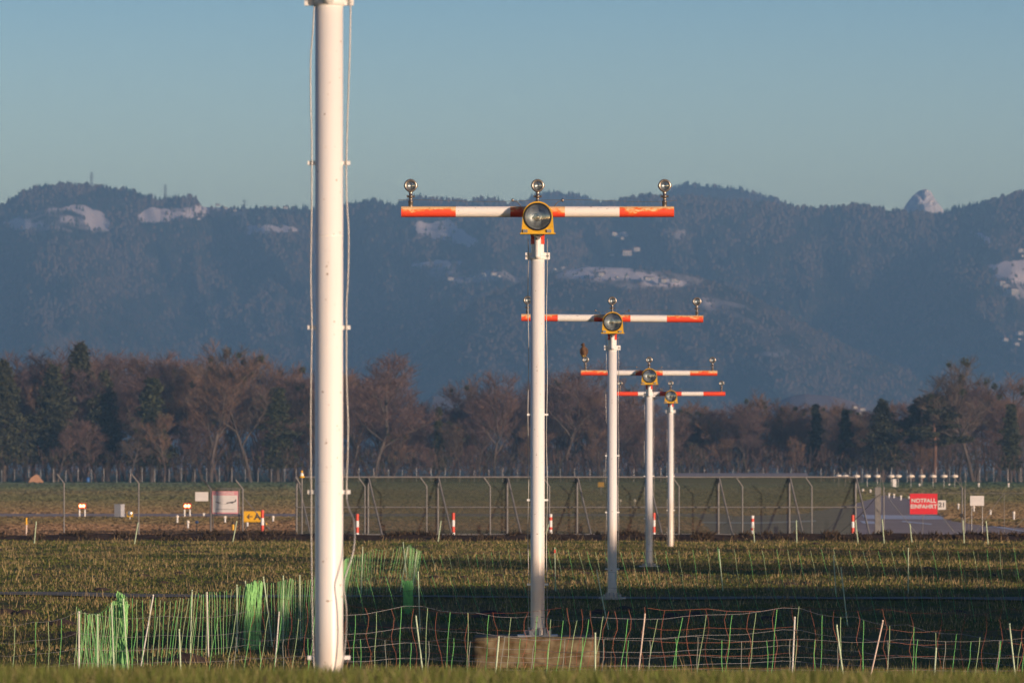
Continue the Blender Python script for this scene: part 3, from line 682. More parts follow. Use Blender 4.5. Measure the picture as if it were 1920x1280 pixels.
net("orange_topped_netting", "far meadow netting with an orange top wire and thin green strands, reaching the right edge", [(*xd(p, d), f) for p, d, f in A], H0, .31, ['g_net2', 'g_net'], 3,
    [postpx(1040, 1028, 1042, 96, 'stake'), postpx(1348, 1031, 1356, 97, 'stake'), postpx(1563, 1043, 1568, 93, 'stake'), postpx(1703, 1029, 1703, 96, 'stake')], r=.0036, wob=.006, hm='o_net', lean=-.2)
q = MB(); q.tube([(0, 0, 0), (0, 0, .07)], .02, 8); tag(q.build("red_stake_cap", M['red'], None, (PX(1040, 96), 95.97, PZ(1036, 96))), "red tip on the green stake between the second and third masts", "stake cap")
# orange electric netting, whole width of the foreground right of the near mast
A = [(470, 60.5, .86), (520, 60, 1.0), (640, 58.6, .95), (778, 58, .88), (930, 57.5, .86), (1060, 58, .9), (1207, 55.8, .95), (1330, 56.5, .92), (1480, 57, .94), (1655, 56, .93), (1780, 56.5, .86), (1893, 55.5, .95), (1960, 56, .9)]
net("orange_netting", "orange wavy cord netting along the foreground from the nearest mast to the right edge", [(*xd(p, d), f) for p, d, f in A], .92, .36, ['o_net'], 5,
    [postpx(523, 1150, 515, 60, 'stake_w'), postpx(1209, 1154, 1195, 55.8, 'stake_o'), postpx(1655, 1166, 1630, 56, 'stake_o'), postpx(1893, 1172, 1905, 55.5, 'stake')], r=.0034, wob=.028, hm='o_net', sag=.04)
A = [(-20, 52, .8), (60, 52, .8), (148, 53, .93), (300, 54, .85), (480, 55, .9), (600, 54, .86), (778, 54.5, 1.0), (900, 54, .9), (1000, 54, .86), (1116, 52.5, .88), (1300, 53, .9), (1490, 53.5, 1.0), (1600, 53, .88), (1700, 52.5, .78), (1810, 52, .66), (1940, 51, .6)]
net("green_white_netting", "foreground netting of bright green strands and white wires whose peaks hang on white stakes", [(*xd(p, d), f) for p, d, f in A], .95, .31, ['g_net', 'g_net2'], 5,
    [postpx(336, 1183, 340, 53.5, 'stake'), postpx(780, 1158, 796, 54.5, 'stake'), postpx(1116, 1190, 1116, 52.5, 'stake'), postpx(1490, 1160, 1484, 53.5, 'stake_w'), postpx(1569, 1175, 1585, 53, 'stake'), postpx(1755, 1218, 1750, 52, 'stake')], r=.0038, wob=.005, hm='w_wire', lean=.10)
A = [(440, 51, .8), (560, 51, .82), (700, 51, .8), (850, 50.5, .8), (935, 50, .84), (1100, 51, .82), (1300, 51, .82), (1500, 51, .8), (1700, 51, .8), (1940, 51, .82)]
net("grey_green_netting", "lowest nearest netting of short grey and green strands along the bottom right", [(*xd(p, d), f) for p, d, f in A], .74, .27, ['grey_net', 'g_net'], 4,
    [postpx(935, 1197, 925, 50, 'stake')], r=.0036, wob=.006, hm='w_wire', lean=.05)

# ------------------------------------------------------------------ perimeter fence
DF = 168.0
def fpost(parent, px, arm=True, d=DF, h=None, top=905, w_=.028, armdx=-13, mt='fence_steel'):
    x = PX(px, d); z1 = PZ(top, d)
    mb = MB(); mb.tube([(x, d, -.1), (x, d, z1)], w_, 10)
    if arm: mb.tube([(x, d, z1 - .01), (x + armdx * d / F, d - .1, z1 + .33)], w_ * .85, 8)
    return mb.build("fence_post", M[mt], parent)
def mesh_wire(parent, px0, px1, d, z0, z1, step=.085, r=.0014):
    x0, x1 = PX(px0, d), PX(px1, d); H = z1 - z0; A_ = []; B_ = []
    for sgn in (1, -1):
        for s in np.arange(x0 - H, x1 + H, step):
            xa, xb = (s, s + H) if sgn > 0 else (s + H, s)
            za, zb = z0, z1
            # clip to x range
            pa = Vector((xa, z0)); pb = Vector((xb, z1)); 
            def clip(p, q_):
                if p[0] < x0: f = (x0 - p[0]) / (q_[0] - p[0]); return p + (q_ - p) * f
                if p[0] > x1: f = (x1 - p[0]) / (q_[0] - p[0]); return p + (q_ - p) * f
                return p
            if max(xa, xb) <= x0 + .01 or min(xa, xb) >= x1 - .01: continue
            a2, b2 = clip(pa, pb), clip(pb, pa); A_.append((a2[0], d, a2[1])); B_.append((b2[0], d, b2[1]))
    A_ = np.array(A_); B_ = np.array(B_); t = B_ - A_; s_ = np.stack([-t[:, 2], t[:, 1] * 0, t[:, 0]], 1); s_ /= np.linalg.norm(s_, axis=1, keepdims=True)
    V = np.stack([A_ - s_ * r, A_ + s_ * r, B_ + s_ * r, B_ - s_ * r], 1)
    o = tris("wire_mesh", V, M['wire'], None, parent, 4); return o
pf = thing("perimeter_fence", "chain link airfield fence on leaning topped grey posts across the middle of the view", "fence", (0, 0, 0))
for px in (-18, 120, 260): fpost(pf, px)
for px in (395, 455): fpost(pf, px, top=916, w_=.035)
for px in (566, 684, 800, 919, 1030, 1157, 1273, 1392, 1522): fpost(pf, px, top=911, armdx=-12)
for px in (397.5, 450.5): fpost(pf, px + (1 if px < 420 else -1) * 2, arm=False, top=918, w_=.02)
mesh_wire(pf, -160, 1600, DF, .08, PZ(905, DF)); 
mb = MB(); mb.tube([(PX(-160, DF), DF, PZ(906, DF)), (PX(395, DF), DF, PZ(906, DF))], .004, 5); mb.tube([(PX(395, DF), DF, PZ(916, DF)), (PX(455, DF), DF, PZ(916, DF))], .018, 6); mb.tube([(PX(395, DF), DF, PZ(966, DF)), (PX(455, DF), DF, PZ(966, DF))], .018, 6)
mb.tube([(PX(457, DF), DF, PZ(932, DF)), (PX(521, DF), DF - .6, 0)], .018, 6); mb.build("fence_rail", M['fence_steel'], pf)

# windbreak with struts
DW = 169.9
wb = thing("windbreak_screen", "dark green netting screen on a steel frame with slanting struts behind the fence", "windbreak", (0, 0, 0))
wx = [556, 690, 821, 951, 1082, 1215, 1347, 1480, 1604]
WT = PZ(894, DW)
for px in wx:
    mb = MB(); mb.tube([(PX(px, DW), DW, -.05), (PX(px, DW), DW, WT)], .042, 10); mb.build("screen_post", M['fence_steel'], wb)
    mb = MB(); mb.tube([(PX(px + 1.5, DW), DW - .04, WT - .05), (PX(px + 28, DW - 1.6), DW - 1.6, -.02)], .036, 10); mb.build("strut", M['fence_steel'], wb)
mb = MB(); mb.tube([(PX(572, DW), DW - .03, WT), (PX(1604, DW), DW - .03, WT)], .035, 8); mb.build("top_rail", M['fence_steel'], wb)
mb = MB(); mb.tube([(PX(556, DW), DW - .045, PZ(950.5, DW)), (PX(1618, DW), DW - .045, PZ(950.5, DW))], .026, 8); mb.build("middle_rail", M['fence_steel'], wb)
mb = MB(); mb.tube([(PX(556, DW), DW - .03, .12), (PX(1604, DW), DW - .03, .12)], .03, 8); mb.build("bottom_rail", M['fence_steel'], wb)
def screen_mat():
    m = bpy.data.materials.new("screen_netting"); m.use_nodes = True; n = m.node_tree.nodes; L = m.node_tree.links
    b = n["Principled BSDF"]; b.inputs["Base Color"].default_value = (.052, .063, .048, 1); b.inputs["Roughness"].default_value = .9; b.inputs["Specular IOR Level"].default_value = .1
    tr = n.new("ShaderNodeBsdfTransparent"); mx = n.new("ShaderNodeMixShader"); mx.inputs[0].default_value = .70
    L.new(tr.outputs[0], mx.inputs[1]); L.new(b.outputs[0], mx.inputs[2]); L.new(mx.outputs[0], n["Material Output"].inputs[0]); return m
mb = MB(); mb.add([(PX(556, DW), DW + .05, .05), (PX(1604, DW), DW + .05, .05), (PX(1604, DW), DW + .05, WT), (PX(556, DW), DW + .05, WT)], [(0, 1, 2, 3)]); mb.build("screen_netting", screen_mat(), wb)
mb = MB()
for i in range(len(wx) - 1):
    xa, xb = PX(wx[i], DW), PX(wx[i + 1], DW)
    mb.tube([(xa, DW + .5, .3), (xb, DW + .12, WT - .1)], .012, 5)
mb.build("guy_wires", M['fence_steel'], wb)

# gate on the right
DG = 169.2
gt = thing("emergency_gate", "mesh emergency gate with diagonal braces on the right, carrying the red sign", "gate", (0, 0, 0))
mb = MB(); x = PX(1646, DW + .1); mb.box((x, DW + .1, PZ(913, DW) / 2), (.11, .10, PZ(913, DW) / 2)); mb.build("gate_pillar", M['fence_steel'], gt)
for px, tp in ((1657, 912), (1804, 914), (1809, 917), (1883, 925), (1730, 922), (1816, 970)):
    mb = MB(); mb.tube([(PX(px, DG), DG, -.02), (PX(px, DG), DG, PZ(tp, DG))], .026 if px in (1657, 1804, 1809) else .010, 8); mb.build("gate_post", M['fence_steel'], gt)
mb = MB()
for a, b_ in (((1804, 914), (1790, 896)), ((1804, 916), (1801, 894)), ((1809, 918), (1814, 880)), ((1657, 912), (1651, 890)), ((1650, 915), (1651, 886)), ((1657, 923), (1728, 1011)), ((1756, 955), (1800, 1011)), ((1818, 1010), (1882, 925)), ((1888, 1010), (1925, 965))):
    mb.tube([P(*a, DG), P(*b_, DG)], .010, 6)
mb.tube([P(1657, 924, DG), P(1935, 924, DG)], .007, 5); mb.build("gate_brace", M['fence_steel'], gt)
mb = MB(); mb.tube([P(1652, 925, DG), P(1640, 934, DG), P(1632, 944, DG), P(1612, 966, DG), P(1590, 985, DG), P(1560, 1011, DG)], .012, 5); mb.box(P(1803, 966, DG - .1), (.05, .05, .07)); mb.tube([P(1803, 964, DG - .1), P(1795, 969, DG - .1), P(1788, 974, DG - .1)], .012, 5); mb.build("gate_chain", M['black'], gt)
mesh_wire(gt, 1657, 1935, DG, .08, PZ(924, DG))

# ------------------------------------------------------------------ signs
def text(body, size, loc, mt, parent, bold=0.0, sx=1.0, name="lettering"):
    c = bpy.data.curves.new(name, 'FONT'); c.body = body; c.size = size; c.align_x = 'CENTER'; c.align_y = 'CENTER'; c.extrude = .002; c.offset = bold; c.space_line = .95; c.space_character = 1.06
    c.materials.append(mt); o = link(name, c); bpy.context.view_layer.update()
    me = bpy.data.meshes.new_from_object(o); bpy.data.objects.remove(o); bpy.data.curves.remove(c); o = link(name, me, parent, loc); o.rotation_euler = (math.radians(90), 0, 0); o.scale = (sx, 1, 1); return o
def sign(name, px0, py0, px1, py1, d, mt, label, cat="sign", frame=None):
    x0, x1 = PX(px0, d), PX(px1, d); z1, z0 = PZ(py0, d), PZ(py1, d)
    t = thing(name, label, cat, ((x0 + x1) / 2, d, (z0 + z1) / 2))
    mb = MB(); mb.box((0, 0, 0), ((x1 - x0) / 2, .012, (z1 - z0) / 2)); mb.build("sign_panel", mt, t)
    return t, (x1 - x0) / 2, (z1 - z0) / 2
s1, hw, hh = sign("emergency_entrance_sign", 1706, 925, 1757.5, 963.5, DG - .08, M['red_sign'], "red sign reading NOTFALL EINFAHRT on the right-hand mesh gate")
text("NOTFALL", .205, (0, -.02, .115), M['sign_white'], s1, .0065, 1.0); text("EINFAHRT", .205, (0, -.02, -.10), M['sign_white'], s1, .0065, 1.0)
s2, hw, hh = sign("number_sign", 1758.5, 937.5, 1773.5, 955, DG - .07, M['sign_white'], "small white number sign 21 beside the red sign")
text("21", .24, (0, -.02, 0), M['ink'], s2, .005)
s3, hw, hh = sign("blank_notice_board", 1819, 929, 1845, 947.5, DG - .05, M['sign_white'], "blank white notice board on the fence right of the number sign")
s4, hw, hh = sign("blank_notice_board", 366, 922, 390.5, 939, DF - .05, M['sign_white'], "blank white notice board left of the pink aircraft warning sign")
mb = MB(); mb.tube([(0, .05, -.7), (0, .05, .2)], .01, 6)
s5, hw, hh = sign("aircraft_warning_sign", 397.5, 920, 446.5, 962.5, DF - .06, M['pink'], "faded pink and white warning sign with aircraft outlines between two fence posts")
mb = MB(); mb.box((0, -.016, -.055), (hw * .94, .003, hh * .80 - .02)); mb.build("white_field", M['sign_white'], s5)
text("ACHTUNG", .13, (0, -.018, hh * .80), M['sign_white'], s5, .002)
mb = MB()
def plane(mb, cx, cz, s, tilt):
    c, sn = math.cos(tilt), math.sin(tilt)
    def T(p): return (cx + s * (p[0] * c - p[1] * sn), cz + s * (p[0] * sn + p[1] * c))
    for poly in ([(-1, -.02), (-.9, -.1), (.8, -.1), (1.0, .03), (1.05, .12), (-.85, .1)], [(.75, .08), (.95, .42), (1.12, .42), (1.0, .08)], [(-.25, -.05), (.35, -.32), (.48, -.3), (.15, 0)]):
        q = [T(p) for p in poly]; mb.prism(q, -.024, -.019)
plane(mb, .22, -.0, .19, .18); plane(mb, -.27, .0, .10, -.3); mb.box((-.06, -.021, -.06), (.16, .002, .004)); mb.box((0, -.021, -hh * .62), (.33, .002, .006)); mb.build("aircraft_symbols", M['ink'], s5)
s6, hw, hh = sign("yellow_guidance_sign", 457, 958, 493, 978.5, 182, M['amber'], "yellow taxiway sign with a black arrow and letter A behind the fence")
text("\u2190", .3, (-.14, -.02, .0), M['ink'], s6, .006); text("A", .36, (.16, -.02, 0), M['ink'], s6, .01)
s7, hw, hh = sign("barrier_board", 516, 909.5, 548, 914.5, 620, M['red'], "low red and white barrier board far out on the airfield grass", "barrier")
mb = MB(); mb.box((0, -.02, 0), (.40, .01, .13)); mb.build("white_band", M['sign_white'], s7)
for x_ in (-.9, .9):
    mb = MB(); mb.box((x_, 0, -.5), (.04, .04, .35)); mb.build("leg", M['steel'], s7)
for s_, hwid in ((s3, .2), (s6, .3)):
    for x_ in (-hwid, hwid):
        mb = MB(); zb = -s_.location.z; mb.tube([(x_, .03, zb), (x_, .03, .1)], .015, 6); mb.build("leg", M['steel'], s_)

# ------------------------------------------------------------------ marker posts
def marker(px, py0, py1, d, label, grp, bands=(1, 0, 1, 0), wpx=6):
    t = thing("marker_post", label, "marker post", (PX(px, d), d, 0), grp)
    z1 = PZ(py0, d); r = wpx * d / F / 2; n = len(bands); zz = np.linspace(z1, max(0, PZ(py1, d)) - .05, n + 1)
    fr = [0, .26, .5, .72, 1.0] if n == 4 else [0, .12, .25, .5, .6, 1.0]
    for i, b_ in enumerate(bands):
        za, zb = z1 - (z1 + .05) * fr[i], z1 - (z1 + .05) * fr[i + 1]
        mb = MB(); mb.tube([(0, 0, zb), (0, 0, za)], r, 12); mb.build("red_band" if b_ else "white_band", M['red'] if b_ else M['white2'], t)
G = "red and white marker posts along the fence"
marker(492, 956, 1010, 167, "red and white marker post beside the yellow taxiway sign", G)
marker(670, 963, 1010, 167, "red and white marker post just right of the nearest mast", G)
marker(850, 961, 1010, 167, "red and white marker post between the nearest and second masts", G)
marker(1032.5, 963, 1010, 167, "red and white marker post just right of the second mast", G, (0, 1, 0, 1, 0))
marker(1226, 961, 1010, 167, "red and white marker post just right of the fourth mast", G)
marker(1411, 966, 1010, 167, "mostly white marker post with two red bands right of all the masts", G, (0, 1, 0, 1, 0))
marker(1599, 965, 1012, 167, "red and white marker post at the right end of the dark screen", G)
def stake(xt, yt, xb, yb, label, m='stake', w_=.018):
    d = gd(yb) if yb > 1010 else 165; b = P(xb, yb, d); tp = P(xt, yt, d); b.z -= .03
    mb = MB(); mb.tube([b - b, tp - b], w_, 8); tag(mb.build("plastic_stake", M[m], None, b), label, "stake", "pale stakes in front of the perimeter fence")
for xt, yt, xb, yb, lb in ((68, 977, 64, 1019, "pale stake leaning right near the yellow topped post"), (259, 979, 252, 1019, "pale stake in front of the second fence post from the left"), (444, 976, 436, 1017, "pale stake leaning between the warning sign and taxiway sign"), (827, 976, 821, 1015, "pale stake leaning right between the nearest and second masts"), (1029, 982, 1020, 1012, "pale stake leaning beside the second mast"), (1412, 985, 1415, 1016, "pale stake touching the mostly white marker post"), (1493, 975, 1494, 1017, "upright pale stake in front of the dark screen right of the masts"), (1604, 974, 1609, 1018, "pale stake beside the marker post at the screen's right end"), (1654, 973, 1658, 1018, "pale stake at the foot of the square gate pillar"), (1706, 981, 1710, 1016, "pale stake below the red sign"), (1806, 975, 1808, 1019, "pale stake at the gate post right of the number sign"), (1849, 976, 1853, 1020, "pale stake below the right-hand blank board")):
    stake(xt, yt, xb, yb, lb)
mb = MB(); d = 166; mb.tube([(0, 0, -.05), (0, 0, PZ(983, d))], .03, 8); t = tag(mb.build("yellow_topped_post", M['stake_o'], None, (PX(49.5, d), d, 0)), "weathered post with yellow top near the left edge", "post")
mb = MB(); mb.tube([(0, 0, PZ(983, d)), (0, 0, PZ(970, d))], .032, 8); mb.build("yellow_tip", M['amber'], t)

# beacon on a pole
d = 167; t = thing("obstacle_beacon", "yellow and white beacon on a tall grey pole left of the nearest mast", "beacon", (PX(566, d), d, 0))
mb = MB(); mb.tube([(0, 0, 0), (0, 0, PZ(894, d))], .03, 8); mb.build("beacon_pole", M['fence_steel'], t)
mb = MB(); mb.lathe([(0, 0), (.10, .0), (.10, .04), (.06, .06)], Matrix.Translation((0, 0, PZ(895, d))), 16); mb.build("yellow_base", M['amber'], t)
mb = MB(); mb.lathe([(.07, 0), (.065, .08), (.03, .12), (0, .13)], Matrix.Translation((0, 0, PZ(892, d))), 16); mb.build("dome", M['lamp_warm'], t)
mb = MB(); mb.lathe([(0, 0), (.045, .02), (.045, .05), (0, .08)], Matrix.Translation((0, 0, PZ(885.5, d))), 16); mb.build("finial", M['amber'], t)

# glide path indicator units, lit red
def papi(px, label):
    d = 236; t = thing("glide_path_light", label, "runway light", (PX(px, d), d, 0), "lit red glide path lights")
    z = PZ(948, d)
    mb = MB(); mb.box((0, .25, z), (.17, .3, .13)); mb.build("lamp_box", M['red'], t)
    for s in (-1, 1):
        mb = MB(); mb.lathe([(.0, .012), (.05, .01), (.072, 0)], Matrix.Translation((s * .082, -.06, z)) @ Matrix.Rotation(math.radians(90), 4, 'X'), 16); mb.build("lit_lens", M['lamp_hot'], t)
        mb = MB(); mb.lathe([(.074, .0), (.10, 0), (.10, -.03)], Matrix.Translation((s * .082, -.055, z)) @ Matrix.Rotation(math.radians(90), 4, 'X'), 16); mb.build("glowing_rim", M['lamp_red'], t)
        mb = MB(); mb.tube([(s * .14, 0, 0), (s * .14, 0, z - .2)], .043, 8); mb.tube([(s * .14, 0, z - .2), (s * .12, .1, z - .13)], .02, 6); mb.build("leg", M['white2'], t)
        mb = MB(); mb.tube([(s * .14, 0, 0), (s * .14, 0, .07)], .05, 8); mb.build("foot", M['amber'], t)
papi(154, "lit pair of red glide path lights nearer the left edge"); papi(351, "lit pair of red glide path lights left of the warning sign")
t = thing("control_cabinet", "small grey cabinet standing on the dry airfield grass", "cabinet", (PX(224, 230), 230, 0), rz=math.radians(-32))
mb = MB(); mb.box((0, 0, .42), (.20, .16, .30)); mb.build("cabinet_body", M['grey_cab'], t)
mb = MB(); mb.box((0, 0, .74), (.22, .18, .02)); mb.build("cabinet_lid", M['grey_cab'], t)
for a in (-.14, .14):
    mb = MB(); mb.box((a, 0, .07), (.03, .1, .08)); mb.build("leg", M['black'], t)
d = 222; t = thing("reflector_lamp", "round lamp in a yellow frame beside the grey cabinet", "runway light", (PX(243.5, d), d, 0))
mb = MB(); z = PZ(962, d); mb.lathe([(.0, .03), (.09, .02), (.12, 0)], Matrix.Translation((0, -.05, z)) @ Matrix.Rotation(math.radians(90), 4, 'X'), 16); mb.build("lens", M['alu'], t)
mb = MB(); mb.box((0, .05, z - .04), (.15, .08, .13)); mb.build("yellow_frame", M['yellow'], t)
mb = MB(); mb.tube([(0, 0, 0), (0, 0, z - .15)], .022, 8); mb.build("stem", M['white2'], t)

def edge_light(px, py0, py1, label, grp, w_=5, head=True, mt='white2'):
    d = gd(py1); t = thing("edge_light", label, "runway light", (PX(px, d), d, 0), grp); z1 = PZ(py0, d); r = w_ * d / F / 2
    mb = MB(); mb.tube([(0, 0, 0), (0, 0, z1 * .72)], r * .75, 8); mb.build("stem", M[mt], t)
    mb = MB(); mb.lathe([(r * .8, 0), (r * 1.15, z1 * .05), (r * 1.1, z1 * .2), (r * .5, z1 * .29), (0, z1 * .3)], Matrix.Translation((0, 0, z1 * .70)), 12); mb.build("lamp_head", M['lamp_warm'], t)
for px, a, b_, lb in ((332.5, 965, 981, "small white edge light left of the right-hand glide path lights"), (352.5, 975, 992, "small white edge light in front of the right-hand glide path lights"), (382, 961, 967, "tiny edge light just left of the warning sign"), (422, 966, 982, "small white edge light seen under the warning sign"), (464, 971, 988, "small white edge light in front of the yellow taxiway sign"), (512, 966, 980, "white edge light between the yellow sign and the beacon pole"), (574.5, 968, 984, "white edge light just left of the nearest mast"), (1901, 958, 975, "white edge light near the right edge of the picture"), (1857, 955, 967, "dim edge light behind the wires right of the blank board")):
    edge_light(px, a, b_, lb, "small edge lights by the taxiway")
for px, a, b_ in ((1609, 911, 918), (1667, 923, 932), (1676, 925, 933), (1689, 928, 937), (1704, 930, 936), (1724, 906, 913), (1780, 906, 912), (1797, 943, 957), (1826, 948, 961), (1835, 905, 915), (1891, 905, 914), (1618, 916, 924), (1632, 917, 926)):
    edge_light(px, a, b_, "small pale marker light out on the taxiway area behind the gate", "distant pale marker lights behind the gate", 4)
t = thing("edge_light", "small orange-lit marker under the third guide wire beside the yellow sign", "runway light", (PX(499, 200), 200, 0)); mb = MB(); mb.tube([(0, 0, 0), (0, 0, .18)], .04, 8); mb.build("stem", M['amber'], t)
t = thing("orange_marker", "small orange and dark marker on the grass left of the leaning stake", "marker", (PX(437, 185), 185, 0)); mb = MB(); mb.tube([(0, 0, 0), (0, 0, .30)], .05, 8); mb.build("marker_body", M['amber'], t); mb = MB(); mb.tube([(0, 0, .30), (0, 0, .42)], .055, 8); mb.build("dark_cap", M['black'], t)
q = thing("blue_marker_light", "small dark blue light on a stem in front of the glide path lights", "runway light", (PX(369, 180), 180, 0)); mb = MB(); mb.tube([(0, 0, 0), (0, 0, .42)], .02, 6); mb.build("stem", M['black'], q); mb = MB(); mb.lathe([(0, 0), (.07, .02), (.07, .09), (0, .12)], Matrix.Translation((0, 0, .4)), 12); mb.build("lamp_head", M['blue'], q)
for px in (1163, 1190):
    t = thing("taxiway_lamp", "pale lamp glimmering through the dark screen between the third and fourth masts", "runway light", (PX(px, 300), 300, 0), "lamps seen through the screen")
    mb = MB(); z = PZ(938, 300); mb.lathe([(0, -.12), (.12, 0), (0, .12)], Matrix.Translation((0, 0, z)), 12); mb.build("lamp_head", M['lamp_warm'], t); mb = MB(); mb.tube([(0, 0, 0), (0, 0, z)], .03, 6); mb.build("stem", M['steel'], t)
t = thing("orange_board", "small orange board seen through the dark screen left of the third mast", "sign", (PX(1127, 420), 420, 0)); mb = MB(); mb.box((0, 0, PZ(908, 420)), (.28, .03, .22)); mb.build("sign_panel", M['amber'], t); mb = MB(); mb.box((0, .04, PZ(908, 420) / 2), (.04, .03, PZ(908, 420) / 2)); mb.build("leg", M['steel'], t)

# far row of light heads on thin stems
for i, px in enumerate((1572.5, 1585, 1606, 1626, 1645, 1671, 1684, 1708, 1728.5, 1749.5, 1770, 1790)):
    d = 560; z = PZ(892.5, d)
    t = thing("elevated_approach_light", "oval white light head on a thin stem in the far row behind the red sign", "runway light", (PX(px, d), d, 0), "far row of elevated white light heads")
    mb = MB(); mb.lathe([(0, -.19), (.3, -.17), (.44, -.05), (.44, .05), (.3, .17), (0, .19)], Matrix.Translation((0, 0, z)), 14); mb.build("lamp_head", M['lamp_warm'], t)
    mb = MB(); mb.tube([(0, 0, 0), (0, 0, z + .5)], .035, 6); mb.build("stem", M['steel'], t)
# long low roof behind screen
d = 640; t = thing("long_low_shed", "long low grey shed roof behind the right part of the dark screen", "shed", (PX(1389, d), d, 0))
hw = (PX(1513, d) - PX(1266, d)) / 2
mb = MB(); mb.box((0, 1.5, PZ(894, d) / 2), (hw, 1.4, PZ(894, d) / 2)); mb.build("wall", mat("dark_green_wall", (.03, .04, .032), .8), t)
mb = MB(); z0, z1 = PZ(895, d), PZ(886.5, d); mb.add([(-hw - .2, -.2, z0), (hw + .2, -.2, z0), (hw + .2, 1.5, z1), (-hw - .2, 1.5, z1), (-hw - .2, 3.2, z0), (hw + .2, 3.2, z0)], [(0, 1, 2, 3), (3, 2, 5, 4), (0, 3, 4), (1, 5, 2)]); mb.build("roof", mat("grey_sheet_roof", (.20, .19, .20), .5, var=.1), t)
t = thing("hut", "tiny pale hut among the far row of light heads", "hut", (PX(1677, 570), 570, 0)); mb = MB(); mb.box((0, 0, .55), (.22, .2, .55)); mb.build("wall", M['white2'], t); mb = MB(); mb.box((0, 0, 1.13), (.26, .24, .03)); mb.build("roof", M['grey_cab'], t)

# far perimeter fence
d = 750; ff = thing("distant_fence", "thin line of pale posts at the foot of the woods across the airfield", "fence", (0, 0, 0))
pm = MB(); pm.tube([(0, 0, 0), (0, 0, 2.45)], .042, 6); pdat = pm.data("fence_post", M['steel'])
for i, px in enumerate(list(range(-20, 600, 24)) + list(range(620, 1930, 27))):
    link("fence_post", pdat, ff, (PX(px + random.uniform(-2, 2), d), d, random.uniform(-.3, .15)))
mb = MB()
for z in (.3, .9, 1.5, 2.1): mb.tube([(PX(-40, d), d, z), (PX(1960, d), d, z)], .008, 4)
mb.build("fence_wire", M['wire'], ff)
t = thing("tan_tent", "tan canvas mound like a tent at the wood's edge far left", "tent", (PX(69, 745), 745, 0))
mb = MB(); mb.add([(-1.3, -.8, 0), (1.1, -.8, 0), (1.2, .8, 0), (-1.2, .8, 0), (-1.0, -.3, .8), (-.1, 0, 1.45), (.3, .1, 1.2)], [(0, 1, 6, 5, 4), (1, 2, 6), (2, 3, 4, 5, 6), (3, 0, 4)]); mb.build("canvas", M['tan'], t)
mb = MB(); mb.box((-1.5, 0, .45), (.22, .5, .45)); mb.build("dark_flap", M['black'], t)
t = thing("water_barrel", "blue plastic barrel at the foot of the woods on the left", "barrel", (PX(165, 745), 745, 0)); mb = MB(); mb.lathe([(0, 0), (.28, 0), (.3, .4), (.28, .95), (0, .96)], Matrix(), 12); mb.build("drum", M['blue'], t); mb = MB(); mb.lathe([(.29, .93), (.31, .96), (.29, 1.0), (0, 1.0)], Matrix(), 12); mb.build("lid", M['black'], t)

# ------------------------------------------------------------------ trees
def grow(seed, H, spread, nl, style):
    """returns limb list (A,B,r0,r1) and twig arrays for a bare broadleaf tree of height H"""
    r_ = random.Random(seed); limbs = []; tw = []
    def branch(p, dirv, L, r, lvl):
        q = p.copy(); dv = dirv.copy(); n = 4 if lvl < 2 else 2; pts = [q.copy()]
        for i in range(n):
            dv = (dv + Vector((r_.gauss(0, .16), r_.gauss(0, .16), r_.gauss(.06, .08)))).normalized(); q = q + dv * L / n; pts.append(q.copy())
        for i in range(n): limbs.append((pts[i], pts[i + 1], r * (1 - .7 * i / n), r * (1 - .7 * (i + 1) / n), lvl))
        cnt = (nl, 7, 6, 11)[lvl]
        for c in range(cnt):
            f = (.32 if lvl == 0 else .15) + (.97 - (.32 if lvl == 0 else .15)) * (c + r_.random()) / cnt
            i = min(n - 1, int(f * n)); b = pts[i].lerp(pts[i + 1], f * n - i)
            az = r_.random() * 2 * math.pi; sp_ = (.75 if lvl == 0 else .95) * spread
            base = (pts[i + 1] - pts[i]).normalized()
            nd = (base * (.9 if lvl else .75) + Vector((math.cos(az), math.sin(az), r_.uniform(-.1, .5))) * sp_).normalized()
            if lvl == 3: 
                LL = H * .055 * r_.uniform(.6, 1.3); tw.append((b, b + nd * LL)); continue
            LL = (H * .42, H * .21, H * .11)[lvl] * (1.15 - .55 * f) * r_.uniform(.75, 1.2)
            branch(b, nd, LL, r * (.5, .45, .4)[lvl] * (1.1 - .5 * f), lvl + 1)
    branch(Vector((0, 0, -.2)), Vector((0, 0, 1)), H * .82, H * .018, 0)
    return limbs, tw
def leafball(n, c, r, size, flat=1.0):
    p = rng.normal(size=(n, 3)); p /= np.linalg.norm(p, axis=1, keepdims=True); p *= (rng.random((n, 1)) ** .45) * np.array(r); p[:, 2] *= flat; p += np.array(c)
    a = rng.normal(size=(n, 3)) * size; b = rng.normal(size=(n, 3)) * size
    return np.stack([p, p + a, p + b], 1)
twig_cols = [np.array((.135, .088, .080)), np.array((.155, .098, .072)), np.array((.115, .078, .080)), np.array((.165, .105, .074)), np.array((.115, .088, .072))]
